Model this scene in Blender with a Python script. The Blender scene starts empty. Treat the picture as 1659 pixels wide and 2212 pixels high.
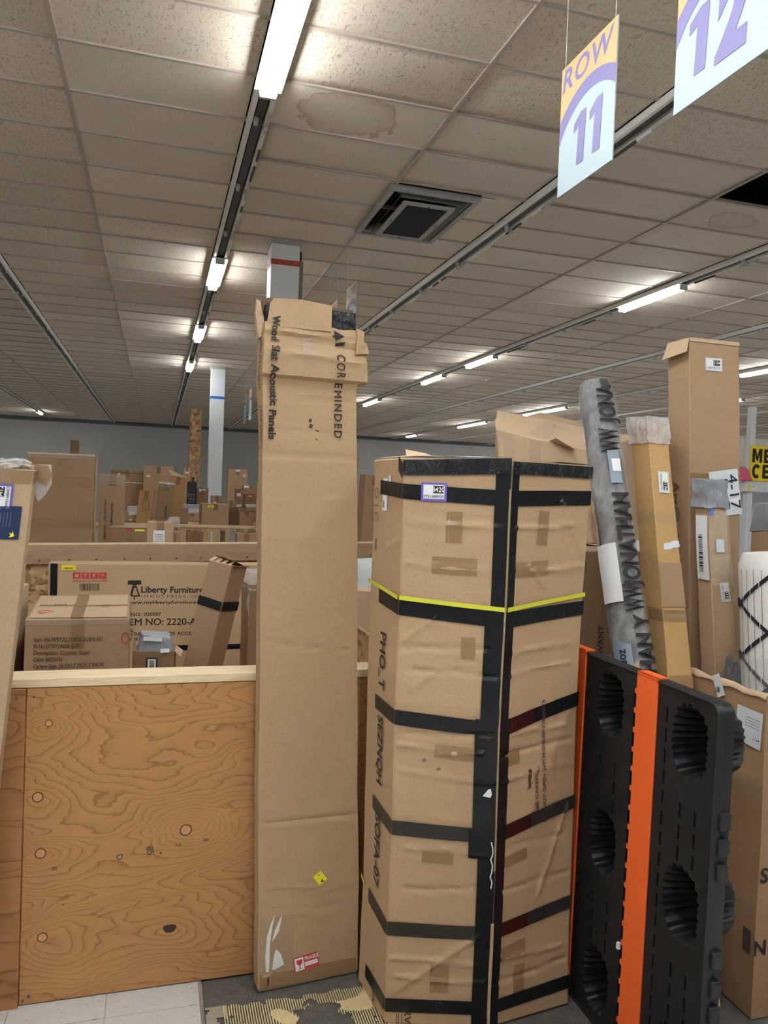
import bpy, bmesh, math, random
from mathutils import Vector, Matrix, noise
random.seed(7)
SC = bpy.context.scene
COL = SC.collection
PI = math.pi
R = math.radians
V = Vector

# ------------------------------------------------------------------ camera
CAM_Z, CEIL = 1.755, 4.285
yaw, pit, rol = R(16.4), R(-1.52), R(2.21)
fwd = V((math.sin(yaw)*math.cos(pit), math.cos(yaw)*math.cos(pit), math.sin(pit)))
rgt = V((math.cos(yaw), -math.sin(yaw), 0)); upv = rgt.cross(fwd)
r2 = rgt*math.cos(rol) + upv*math.sin(rol); u2 = upv*math.cos(rol) - rgt*math.sin(rol)
cd = bpy.data.cameras.new('camera'); cam = bpy.data.objects.new('camera', cd); COL.objects.link(cam)
cam.matrix_world = Matrix(((r2.x, u2.x, -fwd.x, 0), (r2.y, u2.y, -fwd.y, 0), (r2.z, u2.z, -fwd.z, CAM_Z), (0, 0, 0, 1)))
cd.sensor_fit = 'AUTO'; cd.sensor_width = 36.0; cd.lens = 1672.0/2212.0*36.0
cd.clip_start = 0.05; cd.clip_end = 200
SC.camera = cam
# ------------------------------------------------------------------ world, light, exposure
wd = bpy.data.worlds.new('world'); SC.world = wd; wd.use_nodes = True
wd.node_tree.nodes['Background'].inputs[0].default_value = (0.6, 0.65, 0.7, 1)
wd.node_tree.nodes['Background'].inputs[1].default_value = 0.05
SC.view_settings.view_transform = 'Standard'; SC.view_settings.look = 'None'
SC.view_settings.exposure = 0.12; SC.view_settings.gamma = 1.0; SC.view_settings.use_curve_mapping = False
TUBE = 52.0                      # emission of one fluorescent tube
TUBE_COL = (0.93, 0.975, 1.0)
# lit lamps: strip x -> list of (y0, y1)
LIT = {
 -6.75: [(1.0, 3.4), (22.0, 24.4), (29.5, 31.9)],  # rear two lamps, out of view, added to brighten the back wall
 -4.31: [(-1.4, 1.0), (31.0, 32.1)],
 -1.86: [(-3.6, -1.2), (-1.1, 1.3)],
 0.59: [(-2.4, 0.0), (0.05, 2.45), (2.55, 4.92), (8.72, 9.94), (12.45, 13.67), (16.1, 17.35)],
 3.03: [(-2.4, 0.0), (0.05, 1.25)],
 5.66: [(-1.2, 0.0), (7.56, 8.77), (12.65, 13.9), (15.2, 16.5), (20.1, 21.6)],
 8.09: [(1.2, 2.4)],
 10.56: [(5.3, 6.5), (11.0, 12.25), (18.8, 21.3), (24.1, 26.6), (31.4, 32.7)],
 13.0: [(4, 5.2), (15, 16.2)],
 15.44: [(9, 10.2), (27.0, 29.4)],  # rear lamp added, mostly hidden, to light the back wall's right part
 17.88: [(16, 17.2), (26, 28.4), (30.5, 32.9)],  # last two lamps likewise added to light that wall
 20.32: [(24, 26.4), (30.5, 32.9)],  # both lamps added for more light on the back wall
}
cy_ = SC.cycles
cy_.max_bounces = 6; cy_.diffuse_bounces = 4; cy_.glossy_bounces = 2; cy_.transmission_bounces = 2; cy_.transparent_max_bounces = 8
cy_.caustics_reflective = False; cy_.caustics_refractive = False; cy_.adaptive_threshold = 0.04; cy_.use_light_tree = False

# ------------------------------------------------------------------ object helpers
def link(o, parent=None):
    COL.objects.link(o)
    if parent is not None: o.parent = parent
    return o
def tag(o, label=None, cat=None, group=None, kind=None):
    if label: o['label'] = label
    if cat: o['category'] = cat
    if group: o['group'] = group
    if kind: o['kind'] = kind
    return o
def thing(name, label, cat, loc=(0, 0, 0), rot=(0, 0, 0), group=None):
    o = bpy.data.objects.new(name, None); link(o)
    o.empty_display_size = 0.1
    o.location = loc; o.rotation_euler = rot
    return tag(o, label, cat, group)
def mesh_obj(name, verts, faces, mat, parent=None, smooth=False, angle=None, label=None):
    me = bpy.data.meshes.new(name)
    me.from_pydata([tuple(v) for v in verts], [], faces); me.update()
    if smooth or angle:
        me.polygons.foreach_set('use_smooth', [True]*len(me.polygons))
        if angle: me.set_sharp_from_angle(angle=R(angle))
    if mat: me.materials.append(mat)
    o = bpy.data.objects.new(name, me); link(o, parent)
    if label: o['label'] = label
    return o
class MB:
    """collects simple solids into one mesh"""
    def __init__(s): s.v = []; s.f = []
    def add(s, v, f):
        n = len(s.v); s.v += [V(p) for p in v]; s.f += [tuple(i+n for i in q) for q in f]; return s
    def box(s, x0, x1, y0, y1, z0, z1, m=None):
        p = [(x, y, z) for z in (z0, z1) for y in (y0, y1) for x in (x0, x1)]
        if m is not None: p = [m @ V(q) for q in p]
        return s.add(p, [(0, 2, 3, 1), (4, 5, 7, 6), (0, 1, 5, 4), (2, 6, 7, 3), (0, 4, 6, 2), (1, 3, 7, 5)])
    def quad(s, a, b, c, d): return s.add([a, b, c, d], [(0, 1, 2, 3)])
    def tube(s, pts, r, n=8, cap=True):
        pts = [V(p) for p in pts]; rings = []
        rr = r if isinstance(r, (list, tuple)) else [r]*len(pts)
        for i, p in enumerate(pts):
            t = (pts[min(i+1, len(pts)-1)] - pts[max(i-1, 0)]).normalized()
            a = t.cross(V((0, 0, 1)));
            if a.length < 1e-3: a = t.cross(V((0, 1, 0)))
            a.normalize(); b = t.cross(a)
            rings.append([p + (a*math.cos(2*PI*k/n) + b*math.sin(2*PI*k/n))*rr[i] for k in range(n)])
        v = [q for g in rings for q in g]; f = []
        for i in range(len(pts)-1):
            for k in range(n):
                f.append((i*n+k, i*n+(k+1) % n, (i+1)*n+(k+1) % n, (i+1)*n+k))
        if cap:
            f.append(tuple(range(n))[::-1]); f.append(tuple((len(pts)-1)*n+k for k in range(n)))
        return s.add(v, f)
    def build(s, name, mat, parent=None, smooth=False, angle=None, bevel=0, label=None, seg=2):
        o = mesh_obj(name, s.v, s.f, mat, parent, smooth, angle, label)
        if bevel:
            m = o.modifiers.new('bevel', 'BEVEL'); m.width = bevel; m.segments = seg; m.limit_method = 'ANGLE'; m.angle_limit = R(40)
        return o

# ------------------------------------------------------------------ materials
def newmat(name):
    m = bpy.data.materials.new(name); m.use_nodes = True
    nt = m.node_tree; bs = nt.nodes['Principled BSDF']
    return m, nt, bs
def N(nt, typ, **kw):
    n = nt.nodes.new(typ)
    for k, v in kw.items():
        if k == 'ins':
            for a, b in v.items(): n.inputs[a].default_value = b
        else: setattr(n, k, v)
    return n
def ramp(nt, stops, interp='LINEAR'):
    n = nt.nodes.new('ShaderNodeValToRGB'); cr = n.color_ramp; cr.interpolation = interp
    while len(cr.elements) < len(stops): cr.elements.new(0.5)
    for e, (p, c) in zip(cr.elements, stops):
        e.position = p; e.color = c if len(c) == 4 else (*c, 1)
    return n
def mixc(nt, a, b, fac, blend='MIX'):
    n = nt.nodes.new('ShaderNodeMix'); n.data_type = 'RGBA'; n.blend_type = blend
    for sock, x in ((n.inputs[0], fac), (n.inputs[6], a), (n.inputs[7], b)):
        if hasattr(x, 'links'): nt.links.new(x, sock)
        elif isinstance(x, (int, float)): sock.default_value = x
        else: sock.default_value = x if len(x) == 4 else (*x, 1)
    return n.outputs[2]
def math_(nt, op, a, b=None, clamp=False):
    n = nt.nodes.new('ShaderNodeMath'); n.operation = op; n.use_clamp = clamp
    for i, x in enumerate((a, b)):
        if x is None: continue
        if hasattr(x, 'links'): nt.links.new(x, n.inputs[i])
        else: n.inputs[i].default_value = x
    return n.outputs[0]
def coords(nt, scale=(1, 1, 1), rot=(0, 0, 0), loc=(0, 0, 0), kind='Object'):
    tc = nt.nodes.new('ShaderNodeTexCoord'); mp = nt.nodes.new('ShaderNodeMapping')
    nt.links.new(tc.outputs[kind], mp.inputs[0])
    mp.inputs[1].default_value = loc; mp.inputs[2].default_value = rot; mp.inputs[3].default_value = scale
    return mp.outputs[0]
def noise_(nt, vec, scale, detail=3, rough=.55, dist=0.0):
    n = N(nt, 'ShaderNodeTexNoise', ins={'Scale': scale, 'Detail': detail, 'Roughness': rough, 'Distortion': dist})
    nt.links.new(vec, n.inputs['Vector']); return n.outputs['Fac']
def bump(nt, bs, h, strength, dist=0.01):
    b = N(nt, 'ShaderNodeBump', ins={'Strength': strength, 'Distance': dist})
    nt.links.new(h, b.inputs['Height']); nt.links.new(b.outputs[0], bs.inputs['Normal'])
def plain(name, col, rough=.6, metal=0.0, spec=.4, alpha=1.0, nscale=0, nstr=.2, vary=0.0, bdist=.003):
    m, nt, bs = newmat(name)
    bs.inputs['Base Color'].default_value = (*col, 1); bs.inputs['Roughness'].default_value = rough
    bs.inputs['Metallic'].default_value = metal; bs.inputs['Specular IOR Level'].default_value = spec
    bs.inputs['Alpha'].default_value = alpha
    if nscale or vary:
        c = coords(nt); f = noise_(nt, c, nscale or 8, 4)
        if vary:
            nt.links.new(mixc(nt, tuple(x*(1-vary) for x in col), tuple(min(1, x*(1+vary)) for x in col), f), bs.inputs['Base Color'])
        if nscale: bump(nt, bs, f, nstr, bdist)
    return m
def emit(name, col, s):
    m, nt, bs = newmat(name)
    bs.inputs['Base Color'].default_value = (.8, .8, .8, 1)
    bs.inputs['Emission Color'].default_value = (*col, 1); bs.inputs['Emission Strength'].default_value = s
    return m
def cardboard(name, col, blot=.14, flute=90.0, fl_axis=2, dirt=.0, crinkle=.25):
    m, nt, bs = newmat(name)
    c = coords(nt)
    big = noise_(nt, c, 1.7, 4, .55, .3)
    st = noise_(nt, coords(nt, (1.5, 1.5, 26) if fl_axis == 2 else (26, 1.5, 1.5)), 1.4, 3)
    sp = noise_(nt, c, 170, 2)
    dk = tuple(x*(1-blot) for x in col); lt = tuple(x*(1+blot*.6) for x in col)
    a = mixc(nt, dk, lt, big)
    b = mixc(nt, a, tuple(x*.86 for x in col), math_(nt, 'MULTIPLY', st, .38))
    d = mixc(nt, b, tuple(x*.62 for x in col), math_(nt, 'MULTIPLY', math_(nt, 'SUBTRACT', sp, .52, True), 2.2, True))
    oi = N(nt, 'ShaderNodeObjectInfo')
    rnd = math_(nt, 'ADD', math_(nt, 'MULTIPLY', oi.outputs['Random'], .16), .92)
    hs = N(nt, 'ShaderNodeHueSaturation'); nt.links.new(rnd, hs.inputs['Value']); nt.links.new(d, hs.inputs['Color'])
    outc = hs.outputs[0]
    if dirt:
        dn = noise_(nt, coords(nt, (4, 4, 9)), 2.2, 6, .7)
        outc = mixc(nt, outc, (.05, .04, .03), math_(nt, 'MULTIPLY', math_(nt, 'SUBTRACT', dn, .56, True), dirt*6, True))
    nt.links.new(outc, bs.inputs['Base Color'])
    bs.inputs['Roughness'].default_value = .78; bs.inputs['Specular IOR Level'].default_value = .28
    cr = noise_(nt, coords(nt, (2, 2, 5)), 2.0, 3, .5, .3)
    wv = N(nt, 'ShaderNodeTexWave', ins={'Scale': flute, 'Distortion': .6, 'Detail': 1.0}); wv.bands_direction = 'Z' if fl_axis == 2 else 'X'
    nt.links.new(c, wv.inputs['Vector'])
    h = math_(nt, 'ADD', math_(nt, 'MULTIPLY', cr, 1.0), math_(nt, 'MULTIPLY', wv.outputs['Fac'], .02))
    bump(nt, bs, h, crinkle, .02)
    return m
def filmmat(name, col=(.9, .92, .93), alpha=.3, rough=.14, scale=22, strength=.8, dist=.012):
    m, nt, bs = newmat(name)
    bs.inputs['Base Color'].default_value = (*col, 1); bs.inputs['Roughness'].default_value = rough
    bs.inputs['Alpha'].default_value = alpha; bs.inputs['Specular IOR Level'].default_value = .25 if max(col) < .05 else .7
    c = coords(nt, (1, 1, .45)); f = noise_(nt, c, scale, 4, .6, 1.2)
    bump(nt, bs, f, strength, dist)
    return m
def wood(name, lt, dk, stretch, scale=3.0, rough=.7, rings=9.0):
    m, nt, bs = newmat(name)
    n1 = noise_(nt, coords(nt, stretch), scale, 3, .5, .35)
    fr = math_(nt, 'FRACT', math_(nt, 'MULTIPLY', n1, rings))
    rp = ramp(nt, [(0, dk), (.16, tuple((a*.6+b*.4) for a, b in zip(lt, dk))), (.45, lt), (.9, tuple(a*.8+b*.2 for a, b in zip(lt, dk))), (1, dk)])
    nt.links.new(fr, rp.inputs[0])
    fb = noise_(nt, coords(nt, tuple(x*9 for x in stretch)), scale*3, 3)
    nt.links.new(mixc(nt, rp.outputs[0], tuple(x*.8 for x in lt), math_(nt, 'MULTIPLY', fb, .45)), bs.inputs['Base Color'])
    bs.inputs['Roughness'].default_value = rough; bs.inputs['Specular IOR Level'].default_value = .3
    bump(nt, bs, fr, .05, .004)
    return m
def plywood(name, lt, dk, knots, stretch=(.75, 1, 2.6), scale=1.7, rings=15.0, seed=0.0):
    m, nt, bs = newmat(name)
    c = coords(nt, stretch, loc=(seed, seed*2, seed*3))
    n1 = noise_(nt, c, scale, 2.5, .45, .45)
    tc = coords(nt, (1, 0, 1.9))
    tot = n1
    for (kx, kz, r, a) in knots:
        vm = N(nt, 'ShaderNodeVectorMath', operation='DISTANCE'); nt.links.new(tc, vm.inputs[0])
        vm.inputs[1].default_value = (kx, 0, kz*1.9)
        d = math_(nt, 'POWER', math_(nt, 'DIVIDE', vm.outputs['Value'], r), 1.3)
        e = math_(nt, 'EXPONENT', math_(nt, 'MULTIPLY', d, -1.0))
        tot = math_(nt, 'ADD', tot, math_(nt, 'MULTIPLY', e, a))
    wig = noise_(nt, coords(nt, (9, 9, 30)), 1.5, 2)
    tot = math_(nt, 'ADD', tot, math_(nt, 'MULTIPLY', wig, .035))
    fr = math_(nt, 'FRACT', math_(nt, 'MULTIPLY', tot, rings))
    mid = tuple(a*.72+b*.28 for a, b in zip(lt, dk))
    rp = ramp(nt, [(0, lt), (.5, tuple(a*.93+b*.07 for a, b in zip(lt, dk))), (.8, mid), (.93, dk), (1, lt)])
    nt.links.new(fr, rp.inputs[0])
    fb = noise_(nt, coords(nt, (5, 5, 140)), 2.0, 3)
    bl = noise_(nt, coords(nt, (1.1, 1, 4), loc=(seed, 0, 4)), 2.0, 3)
    o1 = mixc(nt, rp.outputs[0], dk, math_(nt, 'MULTIPLY', math_(nt, 'SUBTRACT', fb, .45, True), .7, True))
    o2 = mixc(nt, o1, tuple(min(1, x*1.22) for x in lt), math_(nt, 'MULTIPLY', math_(nt, 'SUBTRACT', bl, .5, True), 1.2, True))
    nt.links.new(o2, bs.inputs['Base Color'])
    bs.inputs['Roughness'].default_value = .62; bs.inputs['Specular IOR Level'].default_value = .32
    bump(nt, bs, fb, .12, .003)
    return m
def osb(name):
    m, nt, bs = newmat(name)
    cols = []
    for i, (sc, ro) in enumerate((((9, 9, 22), .6), ((20, 9, 9), 1.3), ((12, 9, 26), -.5))):
        vo = N(nt, 'ShaderNodeTexVoronoi', ins={'Scale': 1.6, 'Randomness': 1.0})
        nt.links.new(coords(nt, sc, (0, ro, 0), (i*3.1, 0, i)), vo.inputs['Vector'])
        rp = ramp(nt, [(0, (.16, .085, .035)), (.35, (.36, .21, .09)), (.7, (.52, .33, .16)), (1, (.62, .43, .24))])
        sx = N(nt, 'ShaderNodeSeparateColor'); nt.links.new(vo.outputs['Color'], sx.inputs[0])
        nt.links.new(sx.outputs[i], rp.inputs[0]); cols.append(rp.outputs[0])
    f = noise_(nt, coords(nt, (5, 5, 5)), 2, 2)
    a = mixc(nt, cols[0], cols[1], math_(nt, 'GREATER_THAN', f, .5))
    g = noise_(nt, coords(nt, (7, 5, 7), loc=(5, 2, 1)), 2, 2)
    b = mixc(nt, a, cols[2], math_(nt, 'GREATER_THAN', g, .54))
    nt.links.new(b, bs.inputs['Base Color']); bs.inputs['Roughness'].default_value = .65
    bump(nt, bs, b, .3, .004)
    return m
def tilemat(name, col, stain=None, fiss=1.0):
    """acoustic ceiling tile, local x/y in metres; stain = (cx, cy, rad, (dr,dg,db))"""
    m, nt, bs = newmat(name)
    c = coords(nt)
    f = noise_(nt, coords(nt, (55, 30, 30)), 1.0, 3, .6, 1.2)
    pit = math_(nt, 'MULTIPLY', math_(nt, 'SUBTRACT', f, .56, True), 11.0*fiss, True)
    big = noise_(nt, c, 2.0, 3)
    oi = N(nt, 'ShaderNodeObjectInfo')
    base = mixc(nt, tuple(x*.9 for x in col), tuple(x*1.04 for x in col), big)
    hs = N(nt, 'ShaderNodeHueSaturation'); nt.links.new(base, hs.inputs['Color'])
    nt.links.new(math_(nt, 'ADD', math_(nt, 'MULTIPLY', oi.outputs['Random'], .14), .92), hs.inputs['Value'])
    out = hs.outputs[0]
    if stain:
        cx, cy, rad, sc = stain
        vm = N(nt, 'ShaderNodeVectorMath', operation='DISTANCE'); nt.links.new(coords(nt, (1, 1.25, 0)), vm.inputs[0])
        vm.inputs[1].default_value = (cx, cy*1.25, 0)
        wob = noise_(nt, c, 5, 4)
        d = math_(nt, 'ADD', vm.outputs['Value'], math_(nt, 'MULTIPLY', math_(nt, 'SUBTRACT', wob, .5), rad*1.1))
        t = math_(nt, 'DIVIDE', d, rad)
        rp = ramp(nt, [(0, (.12, .12, .12)), (.72, (.22, .22, .22)), (.9, (.5, .5, .5)), (.965, (1, 1, 1)), (1.0, (0, 0, 0))])
        nt.links.new(t, rp.inputs[0])
        out = mixc(nt, out, sc, math_(nt, 'MULTIPLY', rp.outputs[0], .75))
    out = mixc(nt, out, tuple(x*.45 for x in col), math_(nt, 'MULTIPLY', pit, .75))
    nt.links.new(out, bs.inputs['Base Color']); bs.inputs['Roughness'].default_value = .9; bs.inputs['Specular IOR Level'].default_value = .15
    bump(nt, bs, math_(nt, 'MULTIPLY', pit, -1.0), .3, .004)
    return m

CARD = cardboard('cardboard_kraft', (.45, .305, .178))
CARD2 = cardboard('cardboard_brown', (.36, .232, .132))
CARD3 = cardboard('cardboard_pale', (.52, .37, .235))
CARD4 = cardboard('cardboard_amber', (.46, .275, .115))
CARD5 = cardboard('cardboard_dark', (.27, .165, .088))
CARDIN = plain('cardboard_inside_shade', (.13, .085, .05), .9)  # kraft darkened to paint the shade inside open cartons
PRINT = plain('printed_ink', (.018, .016, .015), .7)
PRINTB = plain('printed_ink_brown', (.07, .045, .03), .75)
PRINTF = plain('faded_ink', (.17, .11, .07), .8)
REDINK = plain('red_ink', (.5, .04, .04), .6)
BTAPE = plain('black_tape', (.009, .0095, .011), .3, spec=.24, nscale=26, nstr=.35, bdist=.006)
DTAPE = plain('dark_tape', (.03, .026, .022), .35, spec=.28, nscale=26, nstr=.3, bdist=.005)
RTAPE = plain('red_black_tape', (.03, .006, .005), .3, spec=.5)
BRTAPE = filmmat('brown_tape', (.36, .22, .1), .62, .22, 14, .35, .004)
CLTAPE = filmmat('clear_tape', (.62, .54, .44), .13, .12, 30, .9, .008)
FILM = filmmat('stretch_film', (.9, .92, .94), .15, .1, 34, 1.0, .02)
FILMW = filmmat('bubble_wrap', (.92, .94, .95), .42, .14, 46, 1.0, .016)
GREYBAG = filmmat('grey_poly', (.26, .28, .31), .96, .26, 24, .8, .012)
BLACKPLASTIC = filmmat('black_poly', (.014, .016, .02), .98, .16, 30, 1.0, .016)
PAPER = plain('white_paper', (.82, .83, .84), .7)
PAPER2 = plain('grey_white_paper', (.66, .69, .72), .6)
YELLOW = plain('yellow_sticker', (.85, .72, .03), .55)
YSTRAP = plain('yellow_strap', (.62, .62, .05), .35)
PURPLE = plain('purple_border', (.13, .09, .42), .5)
NAVY = plain('navy_sticker', (.014, .03, .08), .35)
WHITEP = plain('white_paint', (.74, .77, .79), .45, vary=.05, nscale=5, nstr=.05)
LUMBER = wood('pale_lumber', (.78, .63, .41), (.58, .42, .23), (1.4, 14, 14), 2.2, rings=5)
LUMBERV = wood('pale_lumber_upright', (.62, .45, .26), (.4, .26, .13), (14, 14, 1.4), 2.2, rings=5)
BEAMW = wood('worn_board', (.36, .25, .145), (.27, .175, .095), (1.2, 10, 10), 1.8, rings=3)
OSB = osb('strand_board')
METAL = plain('painted_metal', (.55, .54, .52), .4, .3)
RAILM = plain('fixture_rail', (.82, .8, .76), .35, .0)
DARKM = plain('fixture_dark', (.06, .055, .05), .5)
TUBEM = emit('lit_tube', TUBE_COL, TUBE); TUBEM.cycles.emission_sampling = 'FRONT'
# ------------------------------------------------------------------ lettering
_TX = {}
def glyphs(s, bold=0.0, space=1.0):
    """flat mesh of a line of text: cap height 1, centred on 0,0"""
    k = (s, bold, space)
    if k in _TX: return _TX[k]
    cu = bpy.data.curves.new('t', 'FONT'); cu.body = s; cu.resolution_u = 3; cu.size = 1.0
    cu.offset = 0.0 if 'M' in s else bold; cu.space_character = space; cu.fill_mode = 'FRONT'
    o = bpy.data.objects.new('t', cu); COL.objects.link(o)
    me = bpy.data.meshes.new_from_object(o)
    v = [(p.co.x, p.co.y) for p in me.vertices]; f = [tuple(p.vertices) for p in me.polygons]
    bpy.data.objects.remove(o); bpy.data.curves.remove(cu); bpy.data.meshes.remove(me)
    cap = 0.69
    if bold > 0 and v and 'M' in s:            # heavier strokes from shifted copies
        v0, f0, n0 = list(v), list(f), len(v)
        for k, (dx, dy) in enumerate(((-1, 0), (1, 0), (0, .7), (0, -.7))):
            v += [(x+dx*bold, y+dy*bold) for x, y in v0]; f += [tuple(i+n0*(k+1) for i in q) for q in f0]
    if v:
        x0 = min(p[0] for p in v); x1 = max(p[0] for p in v)
        v = [((p[0]-(x0+x1)/2)/cap, p[1]/cap-.5) for p in v]
    _TX[k] = (v, f)
    return v, f
def flat2d(verts, x, y, rot=0.0, sx=1.0, sy=1.0):
    c, s = math.cos(rot), math.sin(rot)
    return [(x + px*sx*c - py*sy*s, y + px*sx*s + py*sy*c) for px, py in verts]
def text_w(s, cap, sx=1.0, bold=0.0, space=1.0):
    v, f = glyphs(s, bold, space); return (max(p[0] for p in v)-min(p[0] for p in v))*cap*sx
def plane_text(name, s, origin, ux, uy, cap, mat, parent, bold=0.0, sx=1.0, align='C', space=1.0, label=None, skew=0.0):
    """lettering on any flat plane: origin + ux*x + uy*y"""
    v, f = glyphs(s, bold, space); w = text_w(s, cap, sx, bold, space)
    o = {'C': 0, 'L': w/2, 'R': -w/2}[align]
    P = [V(origin) + V(ux)*(px*cap*sx + o + skew*py*cap) + V(uy)*(py*cap) for px, py in v]
    return mesh_obj(name, P, f, mat, parent, label=label)

# ------------------------------------------------------------------ cartons
def smooth01(x):
    x = max(0.0, min(1.0, x)); return x*x*(3-2*x)
class Prism:
    """a carton-like body: levels = [(z, [(x,y),..])..] bottom to top, points counter-clockwise from above.
    side i runs from point i to i+1; for boxes 0 front, 1 right, 2 back, 3 left, and 'top'."""
    def __init__(s, levels, warp=.003, wf=2.5, seed=0.0, bulge=None, creases=None):
        s.L = []
        for z, pts in levels: s.L.append((z, [V((p[0], p[1], p[2] if len(p) > 2 else z)) for p in pts]))
        s.n = len(s.L[0][1]); s.z0 = s.L[0][0]; s.z1 = s.L[-1][0]; s.h = s.z1 - s.z0
        s.warp = warp; s.wf = wf; s.seed = V((seed*7.3, seed*3.1, seed*5.7)); s.bulge = bulge or {}; s.creases = creases or {}
    def corner(s, i, v):
        z = s.z0 + v*s.h; L = s.L
        for k in range(len(L)-1):
            if z <= L[k+1][0] + 1e-9 or k == len(L)-2:
                d = L[k+1][0]-L[k][0]; t = (z-L[k][0])/d if d else 0
                return L[k][1][i % s.n].lerp(L[k+1][1][i % s.n], t)
    def width(s, i, v=.5):
        if i == 'top': return (s.L[-1][1][1]-s.L[-1][1][0]).length
        return (s.corner(i+1, v)-s.corner(i, v)).length
    def P(s, i, u, v, off=0.0):
        if i == 'top':
            t = s.L[-1][1]; p = t[0].lerp(t[1], u).lerp(t[3].lerp(t[2], u), v)
            n = (t[1]-t[0]).cross(t[3]-t[0]).normalized()
            wu, wv = s.width('top'), (t[3]-t[0]).length
        else:
            a, b = s.corner(i, v), s.corner(i+1, v); p = a.lerp(b, u)
            v2 = min(1.0, v+.02); v1 = v2-.02
            upd = s.corner(i, v2).lerp(s.corner(i+1, v2), u) - s.corner(i, v1).lerp(s.corner(i+1, v1), u)
            n = (b-a).cross(upd).normalized(); wu, wv = (b-a).length, s.h
        w = smooth01(min(u, 1-u)*wu/.02)*smooth01(min(v, 1-v)*wv/.02)
        d = 0.0
        if w > 0:
            if i in s.bulge: d += s.bulge[i]*math.sin(PI*max(0, min(1, u)))*math.sin(PI*max(0, min(1, v)))
            for (u0, v0, u1, v1, cw, cdp) in s.creases.get(i, ()):
                ax, ay, bx, by = u0*wu, v0*wv, u1*wu, v1*wv; px, py = u*wu, v*wv
                dx, dy = bx-ax, by-ay; l2 = dx*dx+dy*dy
                t = ((px-ax)*dx+(py-ay)*dy)/l2 if l2 else 0
                tt = max(0, min(1, t)); q = math.hypot(px-ax-dx*tt, py-ay-dy*tt)/cw
                if q < 3: d += cdp*math.exp(-q*q)*(1 if abs(q) < 9 else 0)
            d *= w
        q = p*s.wf + s.seed
        return p + n*(d+off) + noise.noise_vector(q)*s.warp + noise.noise_vector(q*3.7)*(s.warp*.3)
    def body(s, name, mat, parent, res=.06, bevel=.003, cap_top=True, smooth=True, maxn=60, label=None, inner=None):
        bm = bmesh.new(); nv = max(1, min(maxn, int(s.h/res)))
        vs = sorted(set([k/nv for k in range(nv+1)] + [(z-s.z0)/s.h for z, _ in s.L]))
        if s.h/nv > .03: vs = sorted(set(vs + [.015/s.h, 1-.015/s.h]))
        rims = []
        for i in range(s.n):
            w = s.width(i); nu = max(1, min(maxn, int(w/res)))
            us = [k/nu for k in range(nu+1)]
            if w/nu > .03 and w > .06: us = sorted(set(us + [.015/w, 1-.015/w]))
            g = [[bm.verts.new(s.P(i, u, v)) for u in us] for v in vs]
            for a in range(len(vs)-1):
                for b in range(len(us)-1): bm.faces.new((g[a][b], g[a][b+1], g[a+1][b+1], g[a+1][b]))
        bmesh.ops.remove_doubles(bm, verts=bm.verts, dist=2e-4)
        ed = [e for e in bm.edges if e.is_boundary]
        zc = {}
        top = [e for e in ed if sum(v.co.z for v in e.verts)/2 > (s.z0+s.z1)/2]
        bot = [e for e in ed if e not in set(top)]
        if cap_top: bmesh.ops.contextual_create(bm, geom=top)
        bmesh.ops.contextual_create(bm, geom=bot)
        bmesh.ops.recalc_face_normals(bm, faces=bm.faces)
        me = bpy.data.meshes.new(name); bm.to_mesh(me); bm.free()
        if smooth:
            me.polygons.foreach_set('use_smooth', [True]*len(me.polygons)); me.set_sharp_from_angle(angle=R(38))
        me.materials.append(mat)
        o = bpy.data.objects.new(name, me); link(o, parent)
        if bevel:
            m = o.modifiers.new('bevel', 'BEVEL'); m.width = bevel; m.segments = 2; m.limit_method = 'ANGLE'; m.angle_limit = R(50)
        if label: o['label'] = label
        return o
    def _wv(s, i):
        if i == 'top': t = s.L[-1][1]; return (t[3]-t[0]).length
        return s.h
    def conform(s, name, i, v2, f, mat, parent, off, label=None):
        wu, wv = s.width(i), s._wv(i)
        return mesh_obj(name, [s.P(i, x/wu, y/wv, off) for x, y in v2], f, mat, parent, label=label)
    def patch(s, name, i, x0, x1, y0, y1, mat, parent, off=.0012, rot=0.0, n=None, label=None, jag=0.0, shear=0.0, crumple=0.0):
        """rectangle in metres on side i (x from its left edge, y from its base)"""
        cx, cy = (x0+x1)/2, (y0+y1)/2; w, h = x1-x0, y1-y0
        nx = n or max(1, min(26, int(w/.013)));  ny = n or max(1, min(44, int(h/.013)))
        if crumple: nx = max(nx, min(30, int(w/.007))); ny = max(ny, min(40, int(h/.007)))
        pts = []
        for b in range(ny+1):
            for a in range(nx+1):
                jx = jag*random.uniform(-1, 1) if a in (0, nx) else 0; jy = jag*random.uniform(-1, 1) if b in (0, ny) else 0
                pts.append(((a/nx-.5)*w+jx, (b/ny-.5)*h+jy+shear*(a/nx-.5)*w))
        f = [(b*(nx+1)+a, b*(nx+1)+a+1, (b+1)*(nx+1)+a+1, (b+1)*(nx+1)+a) for b in range(ny) for a in range(nx)]
        if crumple:
            wu, wv = s.width(i), s._wv(i)
            return mesh_obj(name, [s.P(i, x/wu, y/wv, off+crumple*abs(noise.noise(V((x*75, y*45, off*900))))+crumple*.12*random.random()) for x, y in flat2d(pts, cx, cy, rot)], f, mat, parent, label=label)
        return s.conform(name, i, flat2d(pts, cx, cy, rot), f, mat, parent, off, label)
    def poly(s, name, i, pts, mat, parent, off=.0014, label=None):
        return s.conform(name, i, pts, [tuple(range(len(pts)))], mat, parent, off, label)
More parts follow.
